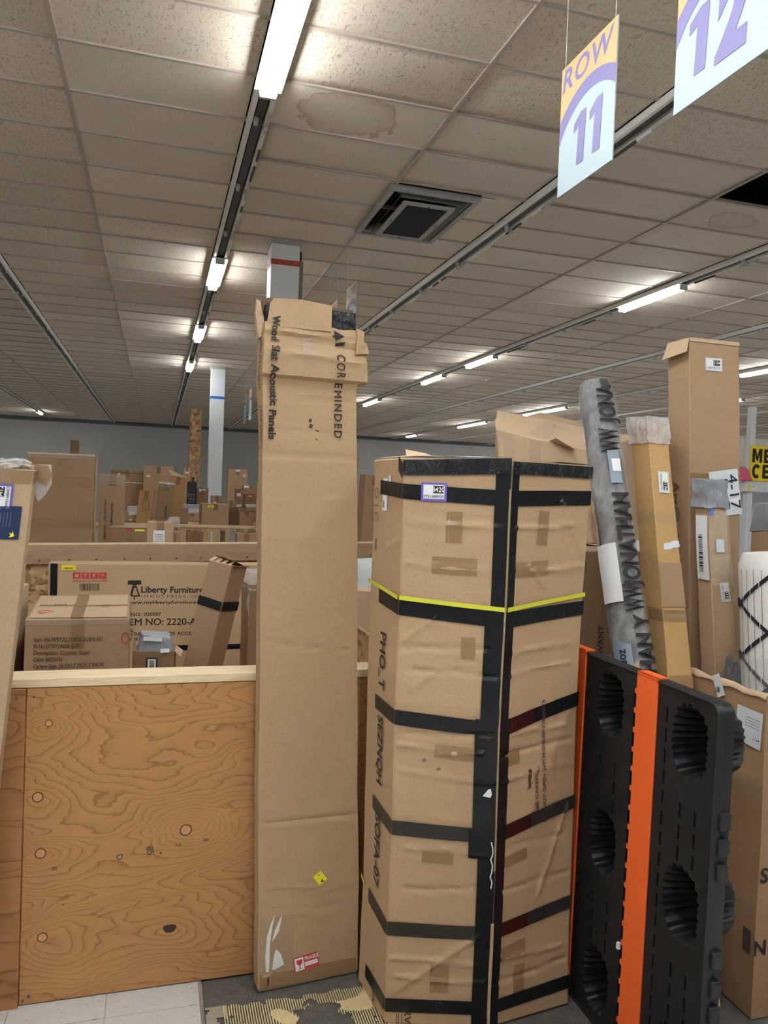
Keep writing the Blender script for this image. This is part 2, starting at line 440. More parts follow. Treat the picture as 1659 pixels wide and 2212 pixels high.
    def text(s, t, i, x, y, cap, parent, rot=0.0, mat=None, bold=0.0, sx=1.0, align='C', off=.0016, space=1.0, name='lettering'):
        v, f = glyphs(t, bold, space); w = text_w(t, 1.0, 1.0, bold, space)
        o = {'C': 0, 'L': w/2, 'R': -w/2}[align]
        return s.conform(name, i, flat2d([(px+o, py) for px, py in v], x, y, rot, cap*sx, cap), f, mat or PRINT, parent, off)
    def band(s, name, segs, mat, parent, off=.0016, label=None):
        """tape around sides: segs = [(side, u0, u1, zlo_at_u0, zlo_at_u1, width)]"""
        vv, ff = [], []
        for (i, u0, u1, za, zb, w) in segs:
            nx = max(2, min(34, int(s.width(i)*abs(u1-u0)/.011))); n0 = len(vv)
            nb = max(2, min(40, int(w/.012)))
            for b in range(nb+1):
                for a in range(nx+1):
                    t = a/nx; z = za+(zb-za)*t + w*b/nb
                    vv.append(s.P(i, u0+(u1-u0)*t, (z-s.z0)/s.h, off))
            ff += [(n0+b*(nx+1)+a, n0+b*(nx+1)+a+1, n0+(b+1)*(nx+1)+a+1, n0+(b+1)*(nx+1)+a) for b in range(nb) for a in range(nx)]
        return mesh_obj(name, vv, ff, mat, parent, label=label)
    def bars(s, i, x0, x1, y0, y1, parent, vertical=True, mat=None, n=18, off=.002, seed=1):
        """a printed barcode"""
        rnd = random.Random(seed); vv, ff = [], []
        t = 0.0
        while t < .97:
            w = rnd.choice((.5, .5, 1, 1.5))/n*.7
            a, b = t, min(1, t+w)
            if vertical: r = ((x0+(x1-x0)*a, y0), (x0+(x1-x0)*b, y0), (x0+(x1-x0)*b, y1), (x0+(x1-x0)*a, y1))
            else: r = ((x0, y0+(y1-y0)*a), (x1, y0+(y1-y0)*a), (x1, y0+(y1-y0)*b), (x0, y0+(y1-y0)*b))
            ff.append(tuple(range(len(vv), len(vv)+4))); vv += r
            t = b + rnd.choice((.5, 1, 1))/n*.7
        return s.conform('barcode', i, vv, ff, mat or PRINT, parent, off)
    def sticker(s, i, cx, cy, w, h, num, code, parent, rot=0.0, border=None, base=0.0):
        """inventory sticker: square code area left blank, number on black, code line below"""
        bd = border or PAPER2
        root = s.patch('label', i, cx-w/2, cx+w/2, cy-h/2, cy+h/2, bd, parent, .0030+base, rot, 3, label='inventory sticker with number '+num)
        def loc(x, y):
            c, sn = math.cos(rot), math.sin(rot); return cx+x*c-y*sn, cy+x*sn+y*c
        def rect(nm, x0, x1, y0, y1, m, off):
            px, py = loc((x0+x1)/2, (y0+y1)/2)
            return s.patch(nm, i, px-(x1-x0)/2, px+(x1-x0)/2, py-(y1-y0)/2, py+(y1-y0)/2, m, root, off+base, rot, 2)
        rect('paper', -w*.41, w*.41, -h*.38, h*.38, PAPER, .0036)
        rect('number_field', -w*.03, w*.38, -h*.08, h*.33, PRINT, .0042)
        px, py = loc(w*.175, h*.125); s.text(num, i, px, py, h*.25, root, rot, PAPER, .012, .92, off=.0050+base)
        px, py = loc(0, -h*.25); s.text(code, i, px, py, h*.15, root, rot, PRINT, .0, 1.0, off=.0048+base)
        return root
def rect_levels(w, d, z0, z1, dx=0.0, dy=0.0, mid=None, taper=1.0):
    a = [(-w/2, -d/2), (w/2, -d/2), (w/2, d/2), (-w/2, d/2)]
    b = [(x*taper+dx, y*taper+dy) for x, y in a]
    L = [(z0, a)]
    if mid: L.append((z0+(z1-z0)*mid[0], [(x*mid[1]+dx*mid[0], y*mid[1]+dy*mid[0]) for x, y in a]))
    L.append((z1, b)); return L
def carton(name, label, loc, size, rot=(0, 0, 0), mat=None, cat='carton', group=None, warp=.003, res=.08, bevel=.003, tape=True, seed=None, creases=None, bulge=None, dx=0, dy=0, taper=1.0, wf=2.5):
    """simple carton: loc = centre of its base"""
    w, d, h = size
    t = thing(name, label, cat, loc, rot, group)
    p = Prism(rect_levels(w, d, 0, h, dx, dy, None, taper), warp, wf, seed if seed is not None else random.random()*50, bulge, creases)
    p.body('body', mat or CARD, t, res, bevel)
    if tape:
        tw = min(.05, w*.3)
        if d <= w*1.2 or True:
            # tape along the top seam, folding down the front
            p.patch('tape', 'top', w/2-tw/2, w/2+tw/2, .004, d-.004, BRTAPE, t, .001)
            p.patch('tape', 0, w/2-tw/2, w/2+tw/2, h-min(.09, h*.3), h-.002, BRTAPE, t, .001)
    return t, p
# ================================================================== THE SETTING
FX0, FX1, FY0, FY1 = -9.0, 26.0, -6.0, 35.0
def floormat():
    m, nt, bs = newmat('vinyl_floor')
    c = coords(nt, kind='Object')
    br = N(nt, 'ShaderNodeTexBrick', ins={'Scale': 1.0, 'Mortar Size': .002, 'Brick Width': .305, 'Row Height': .305, 'Color1': (.66, .65, .62, 1), 'Color2': (.7, .69, .66, 1), 'Mortar': (.3, .29, .28, 1)})
    br.offset = 0; nt.links.new(c, br.inputs['Vector'])
    f = noise_(nt, coords(nt, (6, 26, 1)), 3, 4); g = noise_(nt, c, 1.3, 4)
    o = mixc(nt, br.outputs[0], (.2, .19, .18), math_(nt, 'MULTIPLY', math_(nt, 'SUBTRACT', f, .55, True), 2.5, True))
    o = mixc(nt, o, (.45, .43, .4), math_(nt, 'MULTIPLY', math_(nt, 'SUBTRACT', g, .5, True), 1.0, True))
    nt.links.new(o, bs.inputs['Base Color']); bs.inputs['Roughness'].default_value = .4
    return m
fl = MB().box(FX0, FX1, FY0, FY1, -.2, -.006).build('floor', floormat()); tag(fl, kind='structure')
def vtile():
    m, nt, bs = newmat('vinyl_tile')
    c = coords(nt, kind='Object')
    f = noise_(nt, coords(nt, (9, 34, 1)), 2.2, 4, .6, .6); g = noise_(nt, c, 7, 4); h = noise_(nt, c, 60, 2)
    o = mixc(nt, (.47, .46, .42), (.6, .59, .55), g)
    o = mixc(nt, o, (.12, .115, .1), math_(nt, 'MULTIPLY', math_(nt, 'SUBTRACT', f, .6, True), 5, True))
    o = mixc(nt, o, (.75, .74, .7), math_(nt, 'MULTIPLY', math_(nt, 'SUBTRACT', h, .58, True), 2, True))
    nt.links.new(o, bs.inputs['Base Color']); bs.inputs['Roughness'].default_value = .35
    bump(nt, bs, g, .06, .004)
    return m
VT = vtile()
tile_me = None
for i in range(4):
    for j in range(4):
        x0 = .191-.305*(i+1); y0 = 2.623+.305*(j-3)
        if tile_me is None:
            o = MB().box(.0012, .3038, .0012, .3038, -.006, 0).build('floor_tile', VT, fl, bevel=.0012, seg=1); tile_me = o.data
        else:
            o = bpy.data.objects.new('floor_tile', tile_me); link(o, fl)
        o.location = (x0, y0, random.uniform(-.0006, .0002))
# metal edge strip, bare dark screed and yellow trowelled adhesive
MB().box(.190, .199, 1.70, 2.93, -.006, .0035).box(.199, .203, 1.7, 2.62, -.006, .001).build('edge_strip', plain('edge_metal', (.42, .41, .39), .35, .6, nscale=30, nstr=.4), fl, bevel=.001)
def screed():
    m, nt, bs = newmat('bare_screed')
    c = coords(nt); f = noise_(nt, c, 14, 6, .7); g = noise_(nt, c, 90, 3)
    o = mixc(nt, (.028, .025, .022), (.14, .125, .108), f)
    o = mixc(nt, o, (.22, .2, .18), math_(nt, 'MULTIPLY', math_(nt, 'SUBTRACT', g, .6, True), 3, True))
    nt.links.new(o, bs.inputs['Base Color']); bs.inputs['Roughness'].default_value = .6
    bump(nt, bs, math_(nt, 'ADD', f, math_(nt, 'MULTIPLY', g, .4)), .8, .012)
    return m
def grid_patch(name, x0, x1, y0, y1, n, m, zf, mat, keep=None):
    v = [(x0+(x1-x0)*a/n, y0+(y1-y0)*b/m, 0) for b in range(m+1) for a in range(n+1)]
    v = [(x, y, zf(x, y)) for x, y, z in v]
    f = [(b*(n+1)+a, b*(n+1)+a+1, (b+1)*(n+1)+a+1, (b+1)*(n+1)+a) for b in range(m) for a in range(n)
         if keep is None or keep(x0+(x1-x0)*(a+.5)/n, y0+(y1-y0)*(b+.5)/m)]
    return mesh_obj(name, v, f, mat, fl, smooth=True)
grid_patch('bare_screed', .203, 3.2, 1.5, 4.2, 120, 100, lambda x, y: -.004+.0025*noise.noise(V((x*9, y*9, 0))), screed())
def adh():
    m, nt, bs = newmat('old_adhesive')
    c = coords(nt); f = noise_(nt, c, 9, 5, .65); w = noise_(nt, coords(nt, (60, 3, 1)), 2, 3)
    o = mixc(nt, (.25, .19, .09), (.82, .68, .36), f); o = mixc(nt, o, (.8, .7, .42), math_(nt, 'MULTIPLY', math_(nt, 'SUBTRACT', w, .5, True), 1.6, True))
    nt.links.new(o, bs.inputs['Base Color']); bs.inputs['Roughness'].default_value = .5
    return m
def adkeep(x, y):
    n1 = noise.noise(V((x*7+3, y*7, 1))); n2 = noise.noise(V((x*26, y*26, 5)))
    if (x-.57)**2*1.3 + (y-2.44)**2 < .105**2 + .010*n2: return False
    ridge = (x*1.0 % .0085) < .0056 or n1 > .28
    return ridge and n1*.6+n2*.55 > -.24 and y < 2.595+.012*n2 - .02*max(0, .3-abs(x-.6))
ap = grid_patch('adhesive_ridges', .262, .98, 1.75, 2.62, 338, 150, lambda x, y: .0005+.0012*noise.noise(V((x*40, y*10, 2))), adh(), adkeep)
tag(ap, 'yellow trowelled adhesive ridges on the bare floor', kind='stuff')
grid_patch('adhesive_smear', .206, .275, 1.9, 2.60, 10, 60, lambda x, y: -.0005+.001*noise.noise(V((x*40, y*10, 2))), plain('adhesive_grey', (.3, .27, .2), .4, vary=.4, nscale=30), lambda x, y: noise.noise(V((x*20, y*20, 8))) > -.15)

# ---- walls
def wallmat(name, col):
    m, nt, bs = newmat(name)
    c = coords(nt, kind='Object')
    sx = N(nt, 'ShaderNodeSeparateXYZ'); nt.links.new(c, sx.inputs[0])
    cb = N(nt, 'ShaderNodeCombineXYZ'); nt.links.new(math_(nt, 'ADD', sx.outputs[0], sx.outputs[1]), cb.inputs[0]); nt.links.new(sx.outputs[2], cb.inputs[1])
    br = N(nt, 'ShaderNodeTexBrick', ins={'Scale': 1.0, 'Mortar Size': .012, 'Brick Width': 1.6, 'Row Height': .8, 'Color1': (*col, 1), 'Color2': (*[x*.95 for x in col], 1), 'Mortar': (*[x*.86 for x in col], 1)})
    nt.links.new(cb.outputs[0], br.inputs['Vector'])
    g = noise_(nt, c, .5, 4)
    nt.links.new(mixc(nt, br.outputs[0], tuple(x*.8 for x in col), math_(nt, 'MULTIPLY', g, .5)), bs.inputs['Base Color'])
    bs.inputs['Roughness'].default_value = .7
    return m
WM = wallmat('grey_blue_wall', (.53, .515, .48))
for nm, b in (('wall_back', (FX0, FX1, FY1, FY1+.2, -.2, 5.2)), ('wall_left', (FX0-.2, FX0, FY0, FY1, -.2, 5.2)), ('wall_right', (FX1, FX1+.2, FY0, FY1, -.2, 5.2)), ('wall_front', (FX0, FX1, FY0-.2, FY0, -.2, 5.2))):
    o = MB().box(*b).build(nm, WM); tag(o, kind='structure')
o = MB().box(FX0, FX1, FY1-.06, FY1-.002, CEIL-.14, CEIL-.012).build('trim_1', plain('wall_trim', (.12, .14, .16), .6)); tag(o, kind='structure')

# ---- ceiling: dark void above, tee grid, tiles
STRIPS = sorted(LIT.keys()) + [22.76]
ce = MB().box(FX0, FX1, FY0, FY1, CEIL+.5, CEIL+.6).build('ceiling', plain('ceiling_void', (.03, .03, .035), .9)); tag(ce, kind='structure')
TILEC = (.78, .675, .55)
TM = tilemat('ceiling_tile', TILEC)
TM2 = tilemat('ceiling_tile_smooth', (.80, .70, .58), fiss=.35)
TM3 = tilemat('ceiling_tile_stained', (.80, .70, .58), (-.06, .0, .37, (.42, .31, .2)), fiss=.3)
TM4 = tilemat('ceiling_tile_small_stain', (.78, .675, .55), (-.1, .05, .24, (.42, .31, .2)), fiss=.5)
TEE = plain('tee_grid', (.46, .395, .325), .5)
TEED = plain('tee_grid_dark', (.2, .17, .135), .5)
SH = .075                                   # half width of a light strip
Y0G, TP = 4.89, .61                         # grid phase, tile pitch
bays = []
for a, b in zip([FX0-SH]+STRIPS, STRIPS+[FX1+SH]):
    m = (a+b)/2; bays.append((a+SH, m)); bays.append((m, b-SH))
    if a > FX0 and b < FX1:
        MB().box(m-.013, m+.013, FY0, FY1, CEIL-.008, CEIL+.03).build('main_tee', TEE, ce)
rows = range(int((FY0-Y0G)/TP)-1, int((FY1-Y0G)/TP)+1)
ctee = None
for k in rows:
    y = Y0G+k*TP
    if not FY0 < y < FY1: continue
    if ctee is None:
        o = MB().box(FX0, FX1, -.012, .012, -.006, .02).build('cross_tee', TEE, ce); ctee = o.data
    else: o = bpy.data.objects.new('cross_tee', ctee); link(o, ce)
    o.location = (0, y, CEIL)
Mi = cam.matrix_world.inverted()
def topix(p):
    q = Mi @ V(p)
    if q.z > -.05: return None
    return 829.5+1672*q.x/-q.z, 1106-1672*q.y/-q.z
def tile_area(x0, x1, y0, y1):
    ps = [topix((x, y, CEIL)) for x, y in ((x0, y0), (x1, y0), (x1, y1), (x0, y1))]
    if any(p is None for p in ps): return 0
    cx = sum(p[0] for p in ps)/4; cy = sum(p[1] for p in ps)/4
    if not (-150 < cx < 1810 and -200 < cy < 1000): return 0
    return abs(sum(ps[i][0]*ps[(i+1) % 4][1]-ps[(i+1) % 4][0]*ps[i][1] for i in range(4)))/2
cells = []
for bi, (x0, x1) in enumerate(bays):
    for k in rows:
        y0 = Y0G+k*TP
        if y0 < FY0-.01 or y0+TP > FY1+.01: continue
        cells.append((tile_area(x0, x1, y0, y0+TP), bi, k, x0, x1, y0))
cells.sort(key=lambda c: -c[0])
SPECIAL = {}   # (bay, row) -> kind
def cell_at(x, y):
    for bi, (x0, x1) in enumerate(bays):
        if x0 <= x < x1: return bi, math.floor((y-Y0G)/TP)
tile_cache = {}
def tile_mesh(w, mat, sag=0.0, key=None):
    k = (round(w, 3), mat.name, sag)
    if k in tile_cache: return tile_cache[k]
    n, m = (12, 6) if sag else (1, 1); h = TP-.016; ww = w-.014
    v = []
    for b in range(m+1):
        for a in range(n+1):
            x, y = (a/n-.5)*ww, (b/m-.5)*h
            v.append((x, y, -sag*math.sin(PI*a/n)*math.sin(PI*b/m)))
    f = [(b*(n+1)+a, (b+1)*(n+1)+a, (b+1)*(n+1)+a+1, b*(n+1)+a+1) for b in range(m) for a in range(n)]
    nb = len(v); v += [(x, y, z+.014) for x, y, z in v]
    f += [tuple(reversed([i+nb for i in q])) for q in f]
    ring = [a for a in range(n+1)] + [b*(n+1)+n for b in range(1, m+1)] + [m*(n+1)+a for a in range(n-1, -1, -1)] + [b*(n+1) for b in range(m-1, 0, -1)]
    for a, b in zip(ring, ring[1:]+ring[:1]): f.append((a, b, b+nb, a+nb))
    me = bpy.data.meshes.new('ceiling_tile'); me.from_pydata(v, [], f); me.update(); me.materials.append(mat)
    if sag: me.polygons.foreach_set('use_smooth', [True]*len(me.polygons))
    tile_cache[k] = me; return me
HOLE = cell_at(4.9, 5.2); VENT = [cell_at(2.2, 6.4), cell_at(2.2, 7.0)]
STAIN = cell_at(1.2, 5.2); STAIN2 = cell_at(4.9, 5.85)
SAG = {cell_at(2.4, 4.6): .03, cell_at(1.2, 4.6): .02, cell_at(3.6, 5.8): .022, cell_at(2.4, 5.2): .018, cell_at(3.6, 5.2): .025, cell_at(1.2, 5.8): .012, cell_at(5.0, 6.4): .02, cell_at(2.4, 5.8): .012}
COLCELLS = [cell_at(1.19, 8.0), cell_at(1.19, 17.1)]
rest = MB(); nind = 0
for (ar, bi, k, x0, x1, y0) in cells:
    key = (bi, k)
    if key == HOLE or key in VENT: continue
    cx, cy = (x0+x1)/2, y0+TP/2
    if nind < 296 and ar > 0:
        mat = TM
        if -.1 < cx < 1.9 and 4.9 < cy < 7.9: mat = TM2
        if 1.9 < cx < 5.8 and cy < 9: mat = TM2
        if cy < 4.9: mat = TM
        if key == STAIN: mat = TM3
        if key == STAIN2: mat = TM4
        sag = SAG.get(key, 0.0)
        o = bpy.data.objects.new('ceiling_tile', tile_mesh(x1-x0, mat, sag)); link(o, ce)
        o.location = (cx, cy, CEIL+.006); nind += 1
        if not sag: o.rotation_euler = (R(random.uniform(-.25, .25)), R(random.uniform(-.12, .12)), 0)
        if mat is TM3: o['label'] = 'ceiling tile with a large brown water stain ring'
        if mat is TM4: o['label'] = 'ceiling tile with a small brown stain'
    else:
        w = x1-x0-.016; h = TP-.018
        rest.box(cx-w/2, cx+w/2, cy-h/2, cy+h/2, CEIL+.006, CEIL+.018)
o = rest.build('far_ceiling_tiles', TM, ce); tag(o, kind='stuff')
# broken edge of the tile beside the vent: pale torn core
tb = MB(); pts = [(2.57, 6.18), (2.70, 6.17), (2.71, 6.30), (2.66, 6.36), (2.67, 6.45), (2.60, 6.52), (2.62, 6.60), (2.57, 6.62)]
tb.add([(x, y, CEIL-.010) for x, y in pts]+[(x, y, CEIL-.002) for x, y in pts], [tuple(range(len(pts)-1, -1, -1))]+[(i, (i+1) % 8, 8+(i+1) % 8, 8+i) for i in range(8)])
tb.build('torn_tile_edge', plain('tile_core', (.72, .69, .62), .95, nscale=60, nstr=.8), ce)
# tile beside the vent (x beyond the diffuser), two short ones
for yy in (6.42, 7.03):
    o = MB().box(2.575, 2.945, yy-.295, yy+.295, CEIL+.004, CEIL+.016).build('ceiling_tile', TM2, ce)

# ---- light strips (continuous fluorescent fixture runs)
SLAB = {
 -6.75: 'fluorescent light strip run far left of the ceiling', -4.31: 'fluorescent light strip at the far left with one lit lamp by the back wall',
 -1.86: 'unlit double-rail light strip left of the long lit strip', 0.59: 'light strip with bright tubes running above the tall acoustic panel carton',
 3.03: 'unlit light strip passing behind the row 11 sign and beside the vent', 5.66: 'light strip with four lit tubes right of the ceiling vent',
 8.09: 'unlit light strip just above the tall carton on the right', 10.56: 'light strip with lit tubes behind the tall carton on the right',
 13.0: 'light strip second beyond the tall carton, far right', 15.44: 'light strip third beyond the tall carton, far right', 17.88: 'light strip fourth beyond the tall carton, far right',
 20.32: 'light strip fifth beyond the tall carton, far right', 22.76: 'unlit light strip nearest the right wall'}
LPAN = plain('lit_reflector', (.85, .87, .88), .3)
for sx in STRIPS:
    t = thing('light_strip', SLAB[sx], 'light', (sx, 0, CEIL), group='fluorescent strip lights')
    MB().box(-.03, .03, FY0+.05, FY1-.1, -.03, .05).build('channel', DARKM, t)
    for s in (-1, 1):
        x0, x1 = sorted((s*.040, s*.074)); MB().box(x0, x1, FY0+.05, FY1-.1, -.05, .004).build('rail', RAILM, t, bevel=.006)
    rnd = random.Random(int(sx*100)); hold = None
    y = FY0+.4
    while y < min(FY1-.5, 26):
        for q in range(2):
            yy = y + (0 if q == 0 else .06)
            if hold is None:
                o = MB().box(-.012, .012, -.018, .018, -.05, 0).box(-.02, .02, -.006, .006, -.028, 0).build('lamp_holder', METAL, t); hold = o.data
            else: o = bpy.data.objects.new('lamp_holder', hold); link(o, t)
            o.location = (.052 if q else -.02, yy, -.035+rnd.uniform(-.01, .01))
        y += 1.22
    # broken remains of clips and lens along the right rail
    if sx in (.59, 3.03, 5.66):
        for k in range(22):
            yy = 4.2+k*.42+rnd.uniform(-.15, .15)
            if any(a-.1 < yy < b+.1 for a, b in LIT[sx]): continue
            L = rnd.uniform(.06, .2)
            MB().box(.055, .07, -L, L, -.066, -.03).build('lens_fragment', rnd.choice((METAL, LPAN, DARKM)), t).location = (0, yy, 0)
    for (a, b) in LIT.get(sx, ()):
        MB().box(-.085, .085, a-.02, b+.02, -.062, -.054).build('reflector', LPAN, t)
        n = max(1, round((b-a)/1.22)); L = (b-a)/n
        for q in range(n):
            for s in (-1, 1):
                MB().tube([(s*.036, a+q*L+.02, -.092), (s*.036, a+(q+1)*L-.02, -.092)], .019, 8, False).build('tube', TUBEM, t, smooth=True)
        for yy in (a, b): MB().box(-.05, .05, yy-.012, yy+.012, -.115, -.05).build('end_holder', METAL, t)

# ---- air vent
t = thing('ceiling_vent', 'square louvred air vent hanging in the ceiling beside the unlit strip', 'vent', (2.17, 6.79, CEIL-.02))
FRM = plain('vent_frame', (.36, .36, .34), .45, .2); DK = plain('vent_dark', (.012, .014, .018), .8)
def frame_ring(mb, wx, wy, bw, z0, z1):
    mb.box(-wx, wx, -wy, -wy+bw, z0, z1).box(-wx, wx, wy-bw, wy, z0, z1).box(-wx, -wx+bw, -wy+bw, wy-bw, z0, z1).box(wx-bw, wx, -wy+bw, wy-bw, z0, z1); return mb
frame_ring(MB(), .40, .61, .05, -.02, .03).build('frame', FRM, t, bevel=.004)
def slope_ring(w0, h0, w1, h1, z0, z1):
    a = [(-w0, -h0, z0), (w0, -h0, z0), (w0, h0, z0), (-w0, h0, z0)]; b = [(-w1, -h1, z1), (w1, -h1, z1), (w1, h1, z1), (-w1, h1, z1)]
    m = MB(); m.add(a+b, [(i, (i+1) % 4, 4+(i+1) % 4, 4+i) for i in range(4)])
    m.add([(x, y, z+.006) for x, y, z in a+b], [(4+i, 4+(i+1) % 4, (i+1) % 4, i) for i in range(4)]); return m
for q in range(3):
    w = .345-q*.036; h = .555-q*.036
    slope_ring(w, h, w-.045, h-.045, -.005-q*.012, .05).build('louvre', FRM, t)
frame_ring(MB(), .235, .445, .05, -.055, -.035).build('panel_frame', FRM, t, bevel=.003)
MB().box(-.19, .19, -.40, .40, -.05, -.04).build('centre_panel', DK, t)
MB().box(-.36, .36, -.57, .57, .06, .1).build('duct', DK, t)
for (x, y) in ((-.21, 0), (.21, 0), (0, -.42), (0, .42)): MB().tube([(x, y, -.06), (x, y, -.05)], .007, 8).build('screw', DK, t)

# ---- columns
def column(x, y, label, band, bz, extra):
    t = thing('column', label, 'column', (x, y, 0))
    MB().box(-.145, .145, -.145, .145, 0, CEIL-.05).build('shaft', WHITEP, t, bevel=.006)
    MB().box(-.152, .152, -.152, .152, CEIL-.05, CEIL+.001).build('head', plain('column_head', (.42, .41, .4), .6), t)
    MB().box(-.148, .148, -.148, .148, bz, bz+.055).build('tape_band', plain('tape_'+label[:6], band, .5, vary=.2), t)
    if extra:
        MB().box(.155, .20, -.05, .05, 0, CEIL-.18).build('conduit', plain('brown_conduit', (.27, .22, .17), .6), t)
        MB().box(.16, .2, .05, .09, 0, CEIL-.05).build('conduit', DARKM, t)
    return t
column(1.19, 8.09, 'white square column with a red tape band behind the tall acoustic panel carton', (.42, .075, .05), 4.02, True)
column(1.19, 17.15, 'white square column with a blue tape band far back', (.03, .12, .42), 3.60, False)
# ---- hanging row signs
SGN_Y = plain('sign_yellow', (.62, .42, .18), .5); SGN_P = plain('sign_purple', (.19, .165, .36), .5); SGN_W = plain('sign_pale', (.43, .525, .565), .45)
SGN_D = plain('sign_dark', (.03, .03, .06), .5)
STRING = plain('string', (.62, .58, .5), .8)
def row_sign(ya, yb, num, label, ink=SGN_P, zb=3.205, h=.61):
    w = yb-ya; x = 1.82; k = w/.47
    t = thing('hanging_sign', label, 'sign', (x, (ya+yb)/2, zb), group='row signs on strings')
    ux, uy = V((0, -1, 0)), V((0, 0, 1))
    def L(px, py, off=.0): return V((-.003-off, w/2-px, py))
    MB().box(-.003, .003, -w/2, w/2, 0, h).build('board', SGN_W, t)
    cx, cy, Ro, Ri = .272*k, h-.24*h-.378*k, .378*k, .312*k
    def arc(r, n=22):
        a0 = math.asin(min(1, cx/r)); a1 = math.asin(min(1, (w-cx)/r)); return [(cx+r*math.sin(-a0+(a0+a1)*i/n), cy+r*math.cos(-a0+(a0+a1)*i/n)) for i in range(n+1)]
    ao = arc(Ro); ai = arc(Ri)
    v = [L(*p, .0006) for p in ao]+[L(p[0], h, .0006) for p in ao]; n = len(ao)
    mesh_obj('yellow_field', v, [(i, i+1, n+i+1, n+i) for i in range(n-1)], SGN_Y, t)
    v = [L(*p, .0012) for p in ao]+[L(*p, .0012) for p in ai]
    mesh_obj('arc_band', v, [(n+i, n+i+1, i+1, i) for i in range(n-1)], ink, t)
    plane_text('lettering', 'ROW', L(w*.49, h*.885, .0012), ux, uy, .100*k, ink, t, .018, 1.12*w/.47, space=1.12, skew=.18)
    if len(num) == 2:
        one = [(0, .68), (0, .85), (.34, 1.0), (.62, 1.0), (.62, 0), (.26, 0), (.26, .75)]
        def put1(x): mesh_obj('number', [L(x+a*.165+b*.012, h*.15+b*.236, .0018) for a, b in one], [tuple(range(7))], ink, t)
        put1(w*(.27 if num[1] == '1' else .14))
        if num[1] == '1': put1(w*.56)
        else: plane_text('number', num[1], L(w*.63, h*.15+.118, .0018), ux, uy, .236, ink, t, .055, .82, skew=.05)
    elif num: plane_text('number', num, L(w*.5, h*.335, .0018), ux, uy, .24, ink, t, .05, .8)
    for s in (-1, 1):
        MB().tube([(0, s*(w/2-.025), h-.03), (0, s*(w/2-.025), h+.004), (0, s*(w/2-.02), CEIL-zb-.008)], .0022, 5).build('string', STRING, t)
        MB().tube([(-.005, s*(w/2-.025), h-.03), (.005, s*(w/2-.025), h-.03)], .006, 8).build('eyelet', STRING, t)
row_sign(2.06, 2.535, '12', 'hanging sign reading ROW with purple number 12, cut by the upper right edge')
row_sign(2.944, 3.415, '11', 'hanging sign with orange top reading ROW 11 in purple')
row_sign(7.42, 7.85, '10', 'orange and white ROW sign hanging just behind the top of the acoustic panel carton', SGN_D)
row_sign(8.28, 8.72, '9', 'row sign mostly hidden behind the acoustic panel carton, only a yellow corner showing', SGN_D)
row_sign(16.15, 16.6, '6', 'small far hanging sign, brighter of the two beside the blue-banded column', SGN_D, 3.14, .64)
row_sign(17.25, 17.7, '5', 'small far hanging sign, dimmer of the two beside the blue-banded column', SGN_D, 3.14, .64)
row_sign(23.6, 24.1, '', 'tiny hanging sign farthest back, right one of the last pair', SGN_D, 3.14, .64)
row_sign(26.0, 26.5, '', 'tiny hanging sign farthest back, left one of the last pair', SGN_D, 3.14, .64)

# ================================================================== PLYWOOD BIN
KN = [(.07, .93, .10, .22), (.044, .69, .16, .3), (.055, .50, .2, .34), (.068, .20, .2, .3), (.52, .56, .22, .34), (.48, .19, .2, .34), (.27, .8, .3, -.2), (.7, .8, .25, .15)]
PLY = plywood('fir_plywood', (.40, .20, .076), (.23, .10, .033), KN, rings=26.0)
PLY2 = plywood('fir_plywood_dark', (.34, .155, .055), (.17, .066, .022), [(-.05, .9, .2, .3), (-.03, .35, .3, .4)], seed=3.3, rings=11)
bn = thing('storage_bin', 'large plywood storage bin with pale lumber rim holding cartons', 'bin', (-.39, 2.745, 0))
ox, oy = -.39, 2.745
# front sheets (local x from the sheet joint)
MB().box(0, 1.40, 0, .018, .004, 1.064).build('plywood_sheet', PLY, bn, bevel=.002)
MB().box(-.62, -.0015, -.010, .010, -.004, 1.064).build('plywood_sheet', PLY2, bn, bevel=.002, label='darker plywood sheet at the left end')
MB().box(-.62, 1.41, -.004, .115, 1.066, 1.096).build('top_rail', LUMBER, bn, bevel=.003)
MB().box(-.62, 1.40, .02, .11, 1.02, 1.064).build('top_plate', LUMBER, bn)
for x in (-.6, .3, 1.3): MB().box(x, x+.09, .02, .06, .55, 1.02).build('stud', LUMBERV, bn)
MB().box(-.62, 1.40, .02, 2.02, .50, .52).build('deck', OSB, bn)
for x in (-.6, 1.31):
    for y in (.1, 1.85): MB().box(x, x+.09, y, y+.09, -.004, .50).build('post', LUMBERV, bn)
MB().box(1.382, 1.40, .02, 2.02, .004, 1.064).build('side_sheet', OSB, bn)
# back: strand board with a worn board as rail
def yb_(x): return 4.80+(x+.70)*.30
bk = Matrix.Translation((-.70-ox, 4.80-oy, 0)) @ Matrix.Rotation(math.atan(.30), 4, 'Z')
MB().box(-.3, 2.75, .015, .03, .0, 1.30, bk).build('back_sheet', OSB, bn)
MB().box(-.3, 2.75, -.02, .014, 1.262, 1.372, bk).build('back_rail', BEAMW, bn, bevel=.002)
MB().box(-.3, 2.75, -.02, .05, 1.3725, 1.380, bk).build('rail_cap', LUMBER, bn)
for k in range(17): MB().tube([bk @ V((-.1+k*.16+random.uniform(-.01, .01), -.024, 1.285)), bk @ V((-.1+k*.16, -.019, 1.285))], .006, 6).build('nail', DARKM, bn)
